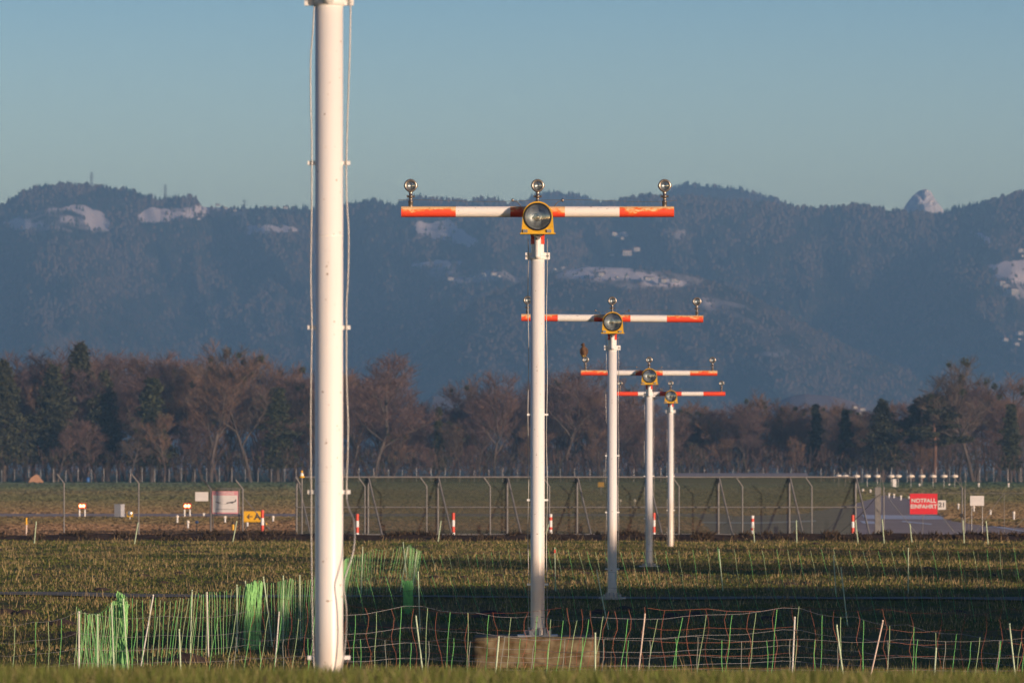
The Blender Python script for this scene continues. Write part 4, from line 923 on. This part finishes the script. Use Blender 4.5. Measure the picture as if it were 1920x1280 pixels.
def bare_data(seed, spread=1.0, nl=9, ci=0, misty=0, H=20.0):
    limbs, tw = grow(seed, H, spread, nl, 0)
    mb = MB()
    for a, b, r0, r1, l in limbs:
        if l <= 2: mb.tube([a, b], [max(r0, .035), max(r1, .03)], 5 if l < 2 else 3, caps=False)
    trunk = mb.data("trunk", M['bark'])
    thin = [(a, b) for a, b, r0, r1, l in limbs if l > 2]
    A_ = np.array([tuple(a) for a, b in thin + tw]); B_ = np.array([tuple(b) for a, b in thin + tw])
    W = np.concatenate([np.full(len(thin), .07), np.full(len(tw), .042)])
    V = ribbons(A_, B_, W, W * .45)
    tint = twig_cols[ci][None, :] * np.array([[1.15, 1.17, 1.12]]) * (.65 + .7 * rng.random((len(V), 1))) * np.array([1, 1, 1])
    o = tris("crown", V, M['tint'], tint, None, 4); crown = o.data; bpy.data.objects.remove(o)
    mist = None
    if misty:
        r_ = random.Random(seed + 5); parts = []
        tops = sorted(tw, key=lambda q: -q[1].z)[:len(tw) // 2]
        for k in range(misty):
            q = r_.choice(tops)[0]; parts.append(leafball(130, tuple(q), (r_.uniform(.35, .75),) * 3, .16))
        V = np.concatenate(parts); o = tris("mistletoe", V, M['tint'], np.array([(.055, .062, .022)]) * (.6 + .8 * rng.random((len(V), 1)))); mist = o.data; bpy.data.objects.remove(o)
    return trunk, crown, mist
def ever_data(seed, kind, H=20.0):
    r_ = random.Random(seed); mb = MB(); parts = []
    if kind == 'pine':          # bare trunk, layered flat crown
        mb.tube([(0, 0, -.2), (.15, 0, H * .4), (-.1, .1, H * .75), (0, 0, H * .97)], [.33, .27, .2, .05], 8)
        for k in range(26):
            z = H * (.46 + .52 * k / 26); R_ = H * .20 * (1.15 - (k / 24) ** 1.5) * r_.uniform(.5, 1.1); az = r_.random() * 6.28
            c = (R_ * math.cos(az), R_ * math.sin(az), z); mb.tube([(0, 0, z - .6), c], [.08, .03], 4, caps=False)
            parts.append(leafball(330, c, (H * .085, H * .085, H * .032), .26))
    else:                       # dense spruce or ivy clad column
        mb.tube([(0, 0, -.2), (0, 0, H * .97)], [.3, .05], 8)
        n = 46
        for k in range(n):
            f = (k + .5) / n; z = H * (.16 + .82 * f)
            R_ = (H * .17 * (1 - f ** 1.3) + .3) if kind == 'spruce' else H * .10 * (1.0 - .85 * f) * (1 + .35 * math.sin(k * 1.7)) + .15
            az = k * 2.4; q = R_ * r_.uniform(.25, .95)
            parts.append(leafball(200, (q * math.cos(az), q * math.sin(az), z), (R_ * .6 + .3, R_ * .6 + .3, H * .035), .26))
    V = np.concatenate(parts)
    base = np.array([(.052, .055, .030)]) if kind != 'ivy' else np.array([(.055, .062, .030)])
    o = tris("crown", V, M['tint'], base * (.55 + .9 * rng.random((len(V), 1)))); crown = o.data; bpy.data.objects.remove(o)
    return mb.data("trunk", M['orangebark'] if kind == 'pine' else M['bark']), crown, None
bare = [bare_data(11, .95, 9, 0), bare_data(23, .8, 8, 1, 6), bare_data(37, 1.15, 10, 2), bare_data(41, .7, 8, 3), bare_data(59, 1.0, 9, 4, 9), bare_data(67, 1.2, 9, 0, 0)]
ever = {'spruce': ever_data(3, 'spruce'), 'pine': ever_data(5, 'pine'), 'ivy': ever_data(9, 'ivy')}
def tree(data, x, d, h, rz, label, grp, name, wide=1.0):
    t = thing(name, label, "tree", (x, d, 0), grp, rz); s = h / 20.0; t.scale = (s * wide, s * wide, s)
    link("trunk", data[0], t); link("crown", data[1], t)
    if data[2]: link("mistletoe", data[2], t)
    return t
prof = [(0, 668), (60, 672), (110, 655), (150, 652), (240, 660), (330, 655), (400, 662), (470, 660), (520, 672), (580, 692), (640, 688), (690, 672), (740, 695), (790, 740), (830, 778), (865, 762), (890, 712), (930, 705), (975, 715), (1020, 700), (1060, 690), (1110, 700), (1160, 725), (1200, 740), (1300, 752), (1380, 735), (1440, 728), (1500, 750), (1560, 745), (1620, 775), (1680, 752), (1730, 735), (1790, 695), (1840, 682), (1880, 725), (1940, 720)]
PXs, PYs = [p[0] for p in prof], [p[1] for p in prof]
# individually placed trees: (px, top py, kind, d, wide, label)
special = [(8, 680, 'spruce', 770, 1.2, "dark evergreen cut by the left edge of the picture"),
 (62, 655, 2, 800, 1.0, "tall open bare tree with forking limbs between the two dark evergreens on the left"),
 (150, 648, 'spruce', 790, 1.25, "tallest dark evergreen in the left woods"), (100, 690, 'spruce', 780, 1.35, "broad dark evergreen just left of the tallest one"), (195, 700, 'spruce', 785, 1.2, "dark evergreen just right of the tallest one"),
 (285, 712, 'ivy', 775, 1.7, "ivy clad tree in the middle of the left woods"), (520, 730, 'ivy', 775, 1.8, "ivy clad tree left of the nearest mast"),
 (700, 668, 5, 770, 1.15, "large spreading bare oak right of the nearest mast"), (928, 705, 0, 775, .85, "rounded bare tree standing alone left of the second mast"),
 (1060, 688, 2, 790, 1.2, "broad bare tree between the second and third masts"),
 (822, 765, 'ivy', 790, .8, "slim dark ivy clad stem in the gap between the nearest and second masts"),
 (1585, 770, 'ivy', 780, 1.1, "slim ivy clad tree left of the two dark pines"), (1530, 760, 'ivy', 785, 1.0, "second slim ivy clad tree right of the farthest mast"),
 (1655, 752, 'spruce', 770, 1.5, "dark bushy conifer left of the bare trunked pine"), (1752, 742, 'pine', 765, 1.5, "pine with reddish bare trunk right of the bushy conifer"), (1728, 748, 'pine', 772, 1.3, "second pine with paler trunk leaning against the reddish one"),
 (1825, 682, 4, 770, 1.1, "tallest bare tree on the right, dotted with mistletoe"), (1895, 760, 'ivy', 770, 1.4, "dark ivy clad tree near the right edge"),
 (395, 660, 1, 770, 1.0, "bare tree with dark mistletoe balls above the warning sign"), (470, 662, 4, 772, 1.0, "bare tree dotted with mistletoe left of the nearest mast")]
occ = []
for px, py, k, d, wd, lb in special:
    x = PX(px, d); h = PZ(py, d); data = bare[k] if isinstance(k, int) else ever[k]
    tree(data, x, d, h * (1.0 if isinstance(k, int) else 1.02), random.random() * 6.28, lb, None, {'spruce': 'evergreen_tree', 'pine': 'pine_tree', 'ivy': 'ivy_clad_tree'}.get(k, 'bare_tree'), wd)
i = 0
for row, (dd, step, hf) in enumerate(((795, 44, .80), (820, 38, .93), (845, 34, .90), (775, 60, .5))):
    px = -30 + row * 11
    while px < 1950:
        x = PX(px, dd); top = np.interp(px, PXs, PYs); h = PZ(top, dd) * hf * random.uniform(.86, 1.04)
        near_special = row in (0, 3) and any(abs(px - s[0]) < 16 and isinstance(s[2], int) for s in special)
        if not near_special:
            nm = 'bare_tree'; data = bare[(i * 5 + row) % 6]
            if px < 600: lb, gp = "bare brown tree among the woods left of the nearest mast", "bare trees of the left woods"
            elif px < 1000: lb, gp = "bare brown tree in the woods between the nearest and second masts", "bare trees between the nearest masts"
            elif px < 1280: lb, gp = "bare brown tree in the woods behind the far masts", "bare trees behind the far masts"
            else: lb, gp = "bare purplish tree in the woods right of all the masts", "bare trees of the right woods"
            tree(data, x + random.uniform(-1, 1), dd + random.uniform(-8, 8), h, random.random() * 6.28, lb, gp, nm, random.uniform(.85, 1.15) * (1.15 if h < 14 else 1))
        i += 1; px += step * random.uniform(.8, 1.2)
def undergrowth():
    n = 60000; X = (rng.random(n) * 2 - 1) * 108; D = 762 + rng.random(n) * 100; hh_ = np.array([2.6 + 3.4 * (mnoise.noise(Vector((x / 7, d / 9, 3))) * .5 + .5) for x, d in zip(X, D)])
    Z = rng.random(n) ** .8 * hh_ + (D - 762) * .03
    A_ = np.stack([X, D, Z], 1); B_ = A_ + np.stack([rng.normal(size=n) * .4, rng.normal(size=n) * .3, np.abs(rng.normal(size=n)) * .9], 1)
    V = ribbons(A_, B_, .09, .04)
    cl = np.array([(.110, .074, .064), (.085, .064, .050), (.125, .080, .068), (.060, .062, .036)])
    sel = np.array([int((mnoise.noise(Vector((x / 5, d / 20, 8))) * .5 + .5) * 3.99) for x, d in zip(X, D)]); sel = np.clip(sel + rng.integers(-1, 2, n), 0, 3)
    tag(tris("undergrowth", V, M['tint'], cl[sel] * (.6 + .7 * rng.random((n, 1))), None, 4), "dark leafless shrubs filling the foot of the woods", "undergrowth", kind="stuff")
undergrowth()

airfield()
# ------------------------------------------------------------------ hills
def prof_fn(pts):
    xs = [p[0] for p in pts]; ys = [p[1] for p in pts]; return lambda x: np.interp(x, xs, ys)
main_prof = [(-300, 420), (-60, 400), (0, 388), (20, 376), (45, 358), (90, 347), (130, 347), (180, 349), (210, 354), (250, 358), (270, 366), (300, 376), (330, 370), (368, 370), (380, 388), (450, 391), (520, 391), (590, 394), (650, 384), (690, 376), (740, 386), (780, 369), (830, 375), (870, 378), (920, 372), (950, 383), (985, 379), (1050, 386), (1100, 384), (1140, 382), (1180, 372), (1220, 366), (1250, 373), (1300, 370), (1350, 375), (1420, 380), (1500, 390), (1560, 390), (1620, 383), (1650, 393), (1700, 399), (1760, 402), (1800, 390), (1860, 376), (1920, 360), (2100, 330), (2300, 350)]
mid_prof = [(380, 905), (560, 860), (700, 760), (800, 640), (900, 560), (1000, 520), (1100, 500), (1200, 503), (1300, 515), (1400, 548), (1500, 602), (1600, 652), (1700, 692), (1760, 740), (1850, 820), (1950, 890), (2000, 905)]
low_prof = [(1330, 880), (1400, 800), (1440, 762), (1480, 743), (1510, 738), (1560, 742), (1600, 752), (1630, 775), (1660, 805), (1760, 880)]
low2_prof = [(690, 880), (780, 770), (810, 741), (860, 745), (900, 757), (960, 775), (1050, 800), (1150, 880)]
snow_main = [[.35, (20, 400), (120, 385), (210, 400), (200, 440), (110, 432), (40, 440)], [.35, (300, 384), (450, 384), (460, 405), (360, 416)], [.4, (1225, 425), (1290, 425), (1280, 452), (1262, 456), (1258, 440), (1230, 436)], [.35, (770, 498), (950, 505), (1000, 530), (830, 535)], [.45, (835, 508), (945, 506), (950, 530), (840, 530)], [.4, (1850, 495), (1960, 480), (1960, 560), (1880, 560)],  # polygons of open snowy ground (px, py)
 [(10, 415), (40, 410), (60, 418), (55, 428), (30, 432), (14, 424)], [(90, 392), (130, 383), (160, 388), (185, 398), (205, 420), (205, 434), (185, 428), (165, 430), (155, 400), (125, 393)], [(60, 418), (85, 418), (80, 424), (58, 424)], [(110, 410), (135, 406), (135, 412), (105, 418)],
 [(258, 402), (275, 388), (300, 390), (345, 400), (345, 412), (300, 414), (290, 420), (262, 418)], [(345, 392), (420, 386), (440, 388), (400, 398), (350, 408)], [(395, 384), (440, 386), (440, 393), (395, 392)], [(460, 424), (530, 422), (570, 434), (460, 440)],
 [(777, 416), (812, 418), (840, 412), (860, 426), (900, 456), (880, 461), (835, 452), (800, 442), (785, 446), (775, 430)],
 [(770, 492), (860, 490), (870, 495), (800, 502), (775, 500)], [(1150, 440), (1170, 434), (1180, 442), (1160, 446)],
 [(1815, 430), (1840, 438), (1860, 452), (1890, 460), (1870, 462), (1835, 446)], [(1860, 500), (1900, 488), (1960, 486), (1960, 520), (1870, 518)], [(1895, 526), (1930, 520), (1930, 530)]]
snow_mid = [[.4, (1035, 458), (1280, 465), (1330, 500), (1320, 540), (1180, 545), (1040, 520)], [.3, (1240, 540), (1420, 570), (1460, 620), (1330, 590)], [.3, (1360, 640), (1480, 650), (1500, 672), (1380, 665)],[(1035, 468), (1080, 462), (1140, 460), (1155, 464), (1100, 486), (1060, 490), (1040, 482)], [(1035, 505), (1085, 500), (1155, 482), (1200, 494), (1190, 502), (1100, 512)], [(1190, 480), (1240, 474), (1262, 492), (1240, 500), (1200, 496)], [(1275, 498), (1310, 506), (1300, 512), (1275, 504)], [(1060, 500), (1180, 505), (1240, 520), (1120, 522), (1060, 515)], [(1200, 522), (1290, 525), (1280, 534), (1210, 530)], [(830, 520), (940, 512), (945, 522), (850, 528)]]
snow_low = [[(1400, 740), (1660, 730), (1630, 778), (1580, 770), (1500, 772), (1440, 775)]]
snow_low2 = [[(790, 735), (900, 745), (990, 765), (960, 785), (850, 775), (800, 765)]]
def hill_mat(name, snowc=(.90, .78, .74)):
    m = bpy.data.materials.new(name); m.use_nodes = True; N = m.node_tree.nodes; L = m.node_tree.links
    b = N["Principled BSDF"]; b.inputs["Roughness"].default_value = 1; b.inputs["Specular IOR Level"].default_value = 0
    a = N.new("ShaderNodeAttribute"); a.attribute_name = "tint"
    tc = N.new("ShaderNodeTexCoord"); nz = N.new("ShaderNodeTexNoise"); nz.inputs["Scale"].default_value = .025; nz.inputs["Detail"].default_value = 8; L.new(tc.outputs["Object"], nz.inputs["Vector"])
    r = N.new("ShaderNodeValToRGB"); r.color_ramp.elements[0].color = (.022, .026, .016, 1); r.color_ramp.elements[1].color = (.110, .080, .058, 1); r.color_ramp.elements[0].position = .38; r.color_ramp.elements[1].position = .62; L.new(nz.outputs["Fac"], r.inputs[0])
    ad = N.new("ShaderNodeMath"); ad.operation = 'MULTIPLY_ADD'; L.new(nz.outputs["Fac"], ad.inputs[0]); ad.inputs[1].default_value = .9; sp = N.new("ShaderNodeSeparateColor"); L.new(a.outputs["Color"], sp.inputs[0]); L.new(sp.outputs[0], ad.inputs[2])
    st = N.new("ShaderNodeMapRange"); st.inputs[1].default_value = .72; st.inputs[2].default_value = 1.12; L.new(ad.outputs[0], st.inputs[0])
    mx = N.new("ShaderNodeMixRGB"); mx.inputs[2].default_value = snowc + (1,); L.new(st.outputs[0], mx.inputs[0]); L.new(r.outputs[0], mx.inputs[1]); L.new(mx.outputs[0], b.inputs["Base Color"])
    return m
def snow_at(px, py, snow):
    x = px + 9 * mnoise.noise(Vector((px / 13, py / 9, 3))) + 4 * mnoise.noise(Vector((px / 4, py / 4, 9))); y = py + 5 * mnoise.noise(Vector((px / 15, py / 8, 7))) + 2 * mnoise.noise(Vector((px / 4, py / 4, 1)))
    v = 0.0
    for q in snow:
        if isinstance(q[0], float):
            if inpoly(x, y, q[1:]): v = max(v, q[0])
        elif inpoly(x, y, q): return 1.0
    return v
def hill(name, prof_, x0, x1, step, D0, D1, nrow, snow, seed, ntree, treeh, bump, bare_share=.35, base_y=885, extra_back=True, kindname="hill_forest", label=None, ridge_trees=0, snowc=(.90, .78, .74)):
    pf_ = prof_fn(prof_); xs = np.arange(x0, x1 + 1, step); n = len(xs)
    def surf(px, f):
        top = pf_(px); py = base_y + (top - base_y) * f
        dist = D0 + (D1 - D0) * f ** .9 + bump * mnoise.fractal(Vector(((px + 120 * f) / 230 + seed, f * 1.6, seed)), 1.1, 2.1, 4) * math.sin(math.pi * min(1, f * .93 + .03))
        return px, py, dist
    vs = []; snowv = []
    fr = np.linspace(0, 1, nrow)
    for f in fr:
        for px in xs:
            _, py, dist = surf(px, f); vs.append(P(px, py, dist)); snowv.append(snow_at(px, py, snow))
    # back slope
    for px in xs:
        _, py, dist = surf(px, 1.0); q = P(px, py, dist); vs.append(Vector((q.x * 1.05, q.y + 900, max(-5, q.z * .3)))); snowv.append(0.0)
    fs = [(j * n + i, j * n + i + 1, (j + 1) * n + i + 1, (j + 1) * n + i) for j in range(nrow) for i in range(n - 1)]
    mb = MB(); mb.add(vs, fs, 0, True)
    o = mb.build(name, hill_mat(name + "_surface", snowc)); tag(o, None, None, kind="structure")
    sv = np.array(snowv, float).reshape(nrow + 1, n)
    k = sv.copy()
    for _ in range(2):
        p_ = np.pad(k, 1, mode='edge'); k = (p_[1:-1, 1:-1] * 2 + p_[:-2, 1:-1] + p_[2:, 1:-1] + p_[1:-1, :-2] + p_[1:-1, 2:]) / 6
    at = o.data.attributes.new("tint", 'FLOAT_COLOR', 'POINT'); c = np.ones((len(vs), 4), np.float32); c[:, 0] = k.ravel(); at.data.foreach_set("color", c.ravel())
    # forest
    V = []; T = []
    r_ = random.Random(int(seed * 100))
    def one(px, f, hm=1.0):
        _, py, dist = surf(px, f)
        if snow:
            sv_ = snow_at(px, py + 2, snow)
            if sv_ and r_.random() > (.10 if sv_ > .9 else .45): return
        nb = float(smooth(.38, .62, mnoise.fractal(Vector((px / 95 + seed, (py + px * .25) / 45, 2.2)), 1.0, 2.0, 3) * .5 + .5))
        q = P(px, py, dist); q.z -= 1
        dec = r_.random() < bare_share * .3 + bare_share * 2.2 * nb
        h = treeh * r_.uniform(.6, 1.25) * hm * dist / F * (.8 if dec else 1.0); w2 = h * (.36 if dec else .22) * r_.uniform(.8, 1.3)
        ns = 5; a0 = r_.random() * 6
        if dec: col = np.array((.145, .100, .072)) * r_.uniform(.75, 1.2)
        else: col = np.array((.020, .030, .020)) * r_.uniform(.7, 1.3)
        prev = None
        if dec: levels = [(.75, 0.0), (1.0, h * .45), (.62, h * .85)]; tip = h
        else: levels = [(1.0, h * .08)]; tip = h
        rings = [[(q.x + w2 * s * math.cos(a0 + j * 6.2832 / ns) * r_.uniform(.8, 1.2), q.y + w2 * s * math.sin(a0 + j * 6.2832 / ns), q.z + z) for j in range(ns)] for s, z in levels]
        for A_, B_ in zip(rings, rings[1:]):
            for j in range(ns):
                V.append((A_[j], A_[(j + 1) % ns], B_[(j + 1) % ns])); V.append((A_[j], B_[(j + 1) % ns], B_[j])); T.append(col); T.append(col)
        tp = (q.x, q.y, q.z + tip)
        for j in range(ns): V.append((rings[-1][j], rings[-1][(j + 1) % ns], tp)); T.append(col)
    for _ in range(ntree): one(r_.uniform(x0, x1), r_.uniform(.0, 1.0))
    for _ in range(ridge_trees): one(r_.uniform(x0, x1), 1.0 - abs(r_.gauss(0, .012)), 1.15)
    if V: tag(tris(kindname, np.array(V), M['tint'], np.array(T)), label, "forest", kind="stuff")
    return surf
sf = hill("mountain", main_prof, -200, 2160, 3, 5200, 6700, 170, snow_main, 1.3, 42000, 9.5, 420, .36, label="blue hazy forest covering the long mountain ridge", ridge_trees=1500)
sm_ = hill("hill", mid_prof, 380, 2000, 4, 4700, 5400, 90, snow_mid, 4.7, 13000, 9, 150, .9, label="brownish hazy woods on the lower spur with the village")
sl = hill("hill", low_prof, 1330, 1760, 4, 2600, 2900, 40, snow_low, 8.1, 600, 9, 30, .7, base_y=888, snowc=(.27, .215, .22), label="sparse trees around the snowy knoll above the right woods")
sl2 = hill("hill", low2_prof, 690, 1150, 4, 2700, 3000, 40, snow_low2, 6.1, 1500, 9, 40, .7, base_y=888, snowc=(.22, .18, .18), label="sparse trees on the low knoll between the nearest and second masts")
hill("mountain", [(880, 420), (960, 400), (1000, 366), (1040, 362), (1090, 367), (1130, 385), (1180, 400), (1240, 368), (1270, 350), (1290, 346), (1340, 352), (1385, 355), (1420, 364), (1470, 380), (1540, 410)], 880, 1540, 4, 7600, 8200, 12, [], 2.2, 3500, 8, 20, .2, base_y=520, label="paler forest on the farther ridge behind the main one", ridge_trees=250)
# snowy peak
def peak():
    d = 6900; mb = MB(); xs = np.linspace(1650, 1820, 60); n = len(xs); rows = 34; vs = []
    pf_ = prof_fn([(1650, 460), (1680, 420), (1697, 385), (1710, 368), (1722, 358), (1734, 354), (1745, 358), (1755, 376), (1768, 392), (1780, 415), (1820, 460)])
    for j in range(rows):
        f = j / (rows - 1)
        for px in xs:
            py = 470 + (pf_(px) - 470) * f; vs.append(P(px, py, d + 350 * f + 32 * mnoise.fractal(Vector((px / 14, py / 16, 4)), 1.0, 2.0, 4)))
    for px in xs: q = P(px, pf_(px), d + 420); vs.append((q.x, q.y + 500, 100))
    fs = [(j * n + i, j * n + i + 1, (j + 1) * n + i + 1, (j + 1) * n + i) for j in range(rows) for i in range(n - 1)]
    mb.add(vs, fs, 0, False)
    tag(mb.build("snowy_mountain", mat("snow_and_rock", (.92, .88, .86), .9, col2=(.80, .74, .70), scale=.012, detail=8)), None, None, kind="structure")
peak()

# ------------------------------------------------------------------ houses on the hills
hb = MB(); hb.box((0, 0, 0), (1, .8, .55)); house_wall = hb.data("house", M['wall'])
hr = MB(); hr.add([(-1.1, -.95, .55), (1.1, -.95, .55), (1.1, .95, .55), (-1.1, .95, .55), (-1.1, 0, 1.0), (1.1, 0, 1.0)], [(0, 1, 5, 4), (2, 3, 4, 5), (0, 4, 3), (1, 2, 5)]); house_roof = hr.data("roof", M['roof'])
hwn = MB()
for a in (-.6, 0, .6):
    hwn.box((a, -.81, .12), (.11, .012, .17)); hwn.box((a, -.81, -.32), (.11, .012, .13))
house_win = hwn.data("windows", M['ink'])
def house(px, py, wpx, lb, gp, surf_d):
    s = wpx / 2 * surf_d / F * 1.15
    q = P(px, py, surf_d); o = link("house", house_wall, None, q); o.scale = (s, s, s * 1.0); o.rotation_euler = (0, 0, random.uniform(.1, .7)); tag(o, lb, "house", gp)
    link("roof", house_roof, o); link("windows", house_win, o); return o
def surf_dist(surf, px, py, base_y, pfn):
    f = (base_y - py) / (base_y - pfn(px)); return surf(px, min(1, max(0, f)))[2] - 25
mp, midp, lp, l2p = prof_fn(main_prof), prof_fn(mid_prof), prof_fn(low_prof), prof_fn(low2_prof)
def hs(lst, lb, gp, which):
    for px, py, w_ in lst:
        if which == 'main': d = surf_dist(sf, px, py, 885, mp)
        elif which == 'mid': d = surf_dist(sm_, px, py, 885, midp) if py > midp(px) else surf_dist(sf, px, py, 885, mp) - 30
        elif which == 'low': d = surf_dist(sl, px, py, 888, lp)
        else: d = surf_dist(sl2, px, py, 888, l2p)
        house(px, py, w_, lb, gp, d)
hs([(845, 523, 9), (882, 522, 7), (893, 520, 8), (905, 516, 9), (925, 514, 9), (935, 518, 6)], "pale house in the row on the hillside just left of the second mast", "houses left of the second mast", 'main')
hs([(1150, 439, 9), (1166, 447, 6), (1175, 475, 14), (1192, 468, 11), (1148, 478, 6)], "pale house high in the village between the second mast and the right lamp", "upper village houses", 'mid')
hs([(1040, 505, 5), (1055, 502, 5), (1125, 515, 10), (1157, 520, 5), (1175, 518, 5)], "tiny pale house just right of the second mast's pole", "houses right of the second mast", 'mid')
hs([(1213, 523, 9), (1222, 522, 7), (1242, 527, 11), (1262, 526, 9), (1270, 528, 7)], "pale house in the lower village row right of the third mast's lamp", "lower village houses", 'mid')
hs([(1876, 532, 13), (1886, 536, 9), (1899, 547, 16), (1912, 470, 9), (1917, 480, 6)], "bright house on the hillside by the right edge", "houses by the right edge", 'main')
hs([(1885, 637, 8), (1905, 645, 8), (1911, 625, 10), (1911, 636, 5)], "small house low on the hillside by the right edge", "lower houses by the right edge", 'main')
hs([(1602, 764, 7), (1617, 768, 8), (1610, 776, 10), (1624, 776, 10)], "pale farmhouse at the foot of the snowy knoll", "farm at the snowy knoll", 'low')
hs([(862, 761, 9), (905, 755, 9), (922, 766, 8)], "pale house glimpsed through the rounded bare tree", "houses on the low knoll", 'low2')
hs([(372, 411, 6), (408, 385, 6), (424, 391, 5), (535, 390, 7), (514, 391, 5), (440, 395, 5)], "tiny farmhouse up on the ridge left of the nearest mast", "ridge farmhouses", 'main')

# ------------------------------------------------------------------ power pylons
def pylon(px, pyt, pyb, lb, arms=3):
    d = surf_dist(sf, px, max(pyb, mp(px) + 1), 885, mp) + 10
    H = (pyb - pyt) * d / F; t = thing("power_pylon", lb, "pylon", P(px, pyb, d), "power pylons on the ridge")
    mb = MB(); r = .27; wb_ = H * .10
    for sx in (-1, 1):
        for sy in (-1, 1): mb.bar((sx * wb_, sy * wb_, -4), (sx * .5, sy * .5, H * .97), r)
    for k in range(6):
        f0, f1 = k / 6, (k + 1) / 6; w0_, w1_ = wb_ * (1 - f0) + .5 * f0, wb_ * (1 - f1) + .5 * f1
        mb.bar((-w0_, 0, H * f0), (w1_, 0, H * f1), r * .7); mb.bar((w0_, 0, H * f0), (-w1_, 0, H * f1), r * .7)
    mb.build("lattice_tower", M['fence_steel'], t)
    for k in range(arms):
        z = H * (.62 + .15 * k); q = MB(); q.bar((-H * (.19 - .03 * k), 0, z), (H * (.19 - .03 * k), 0, z), r); q.build("cross_arm", M['fence_steel'], t)
pylon(172, 322, 350, "power pylon on the highest wooded hump at the left"); pylon(310, 345, 376, "power pylon in the dip of the ridge on the left"); pylon(352, 361, 395, "pylon standing in front of the dark grove on the ridge", 2)
pylon(458, 374, 420, "pylon on the ridge between the snow patch and the nearest mast", 3); pylon(503, 392, 440, "pylon rising from the snow strip left of the nearest mast", 3); pylon(762, 428, 450, "faint pylon beside the large snow field", 3)

# ------------------------------------------------------------------ shade belt added out of the picture on the right, and bare trees; both shade the meadow
cp, sp_, te = math.cos(PHI), math.sin(PHI), math.tan(EL)
def uw(x, d): return x * cp + d * sp_, -x * sp_ + d * cp
W0 = 12.0
def shade_pt(x, d, z=0.0):
    u, w_ = uw(x, d); return u, (w_ - W0) * te + z
def shade_belt():
    poly = [shade_pt(.20, 60, 1.15), shade_pt(.20, 60, .60), shade_pt(1.5, 61.0), shade_pt(6, 60), shade_pt(12, 58.5), shade_pt(20, 57)]  # added unseen leaf mass, its outline cut to the meadow's dark band
    u_end = poly[-1][0] + 3
    poly += [(u_end, 0), (88, 0), shade_pt(36, 97), shade_pt(20, 97.5), shade_pt(12, 98), shade_pt(5, 98.3), shade_pt(0, 98), shade_pt(-3.9, 98.5), shade_pt(-4.6, 93), shade_pt(-4.6, 80), shade_pt(-5.6, 71)]
    us = [p[0] for p in poly]; hs_ = [p[1] for p in poly]; pts = []
    while len(pts) < 200000:
        u = random.uniform(min(us) - .1, max(us)); h = random.uniform(-.1, max(hs_) + .3)
        if inpoly(u + random.gauss(0, .05), h + random.gauss(0, .03), poly): pts.append((u, h))
    pts = np.array(pts); wv = W0 + rng.normal(size=len(pts)) * .5
    X = pts[:, 0] * cp - wv * sp_; D = pts[:, 0] * sp_ + wv * cp
    c = np.stack([X, D, pts[:, 1] + (wv - W0) * -te], 1); n = len(c)
    a = rng.normal(size=(n, 3)) * .13; b = rng.normal(size=(n, 3)) * .13
    V = np.stack([c - (a + b) / 3, c + a, c + b], 1)
    t = thing("added_shade_crown", "dense leaf belt added outside the picture on the right, shaped to shade the meadow", "tree", (0, 0, 0))
    tris("crown", V, M['tint'], np.array([(.03, .045, .018)]) * (.6 + .8 * rng.random((n, 1))), t)
    mb = MB()
    for u in (50, 57, 64, 71, 79):
        x, d = u * cp - W0 * sp_, u * sp_ + W0 * cp; mb.tube([(x, d, -.1), (x, d, 3.5)], [.25, .15], 8)
    mb.build("trunk", M['bark'], t)
shade_belt()
k = 0
for u in np.arange(79, 110, 2.6):
    x, d = u * cp - 14 * sp_, u * sp_ + 14 * cp
    tree(bare[k % 6], x, d, 8.2 + 2.0 * math.sin(u * 2.1), u, "bare roadside tree outside the picture on the right", "roadside trees outside the picture", "bare_tree", 1.2); k += 1

# ------------------------------------------------------------------ haze
hz = MB(); hz.box((0, 4640, 278), (2600, 4800, 279.5))
mh_ = bpy.data.materials.new("haze_air"); mh_.use_nodes = True; n = mh_.node_tree.nodes; n.remove(n["Principled BSDF"])
pv = n.new("ShaderNodeVolumePrincipled"); pv.inputs["Color"].default_value = (.29, .60, 1.0, 1); pv.inputs["Density"].default_value = 1.85e-4; pv.inputs["Anisotropy"].default_value = 0.0
mh_.node_tree.links.new(pv.outputs[0], n["Material Output"].inputs["Volume"])
tag(hz.build("haze", mh_), "blue air haze over the whole valley", "haze", kind="stuff")
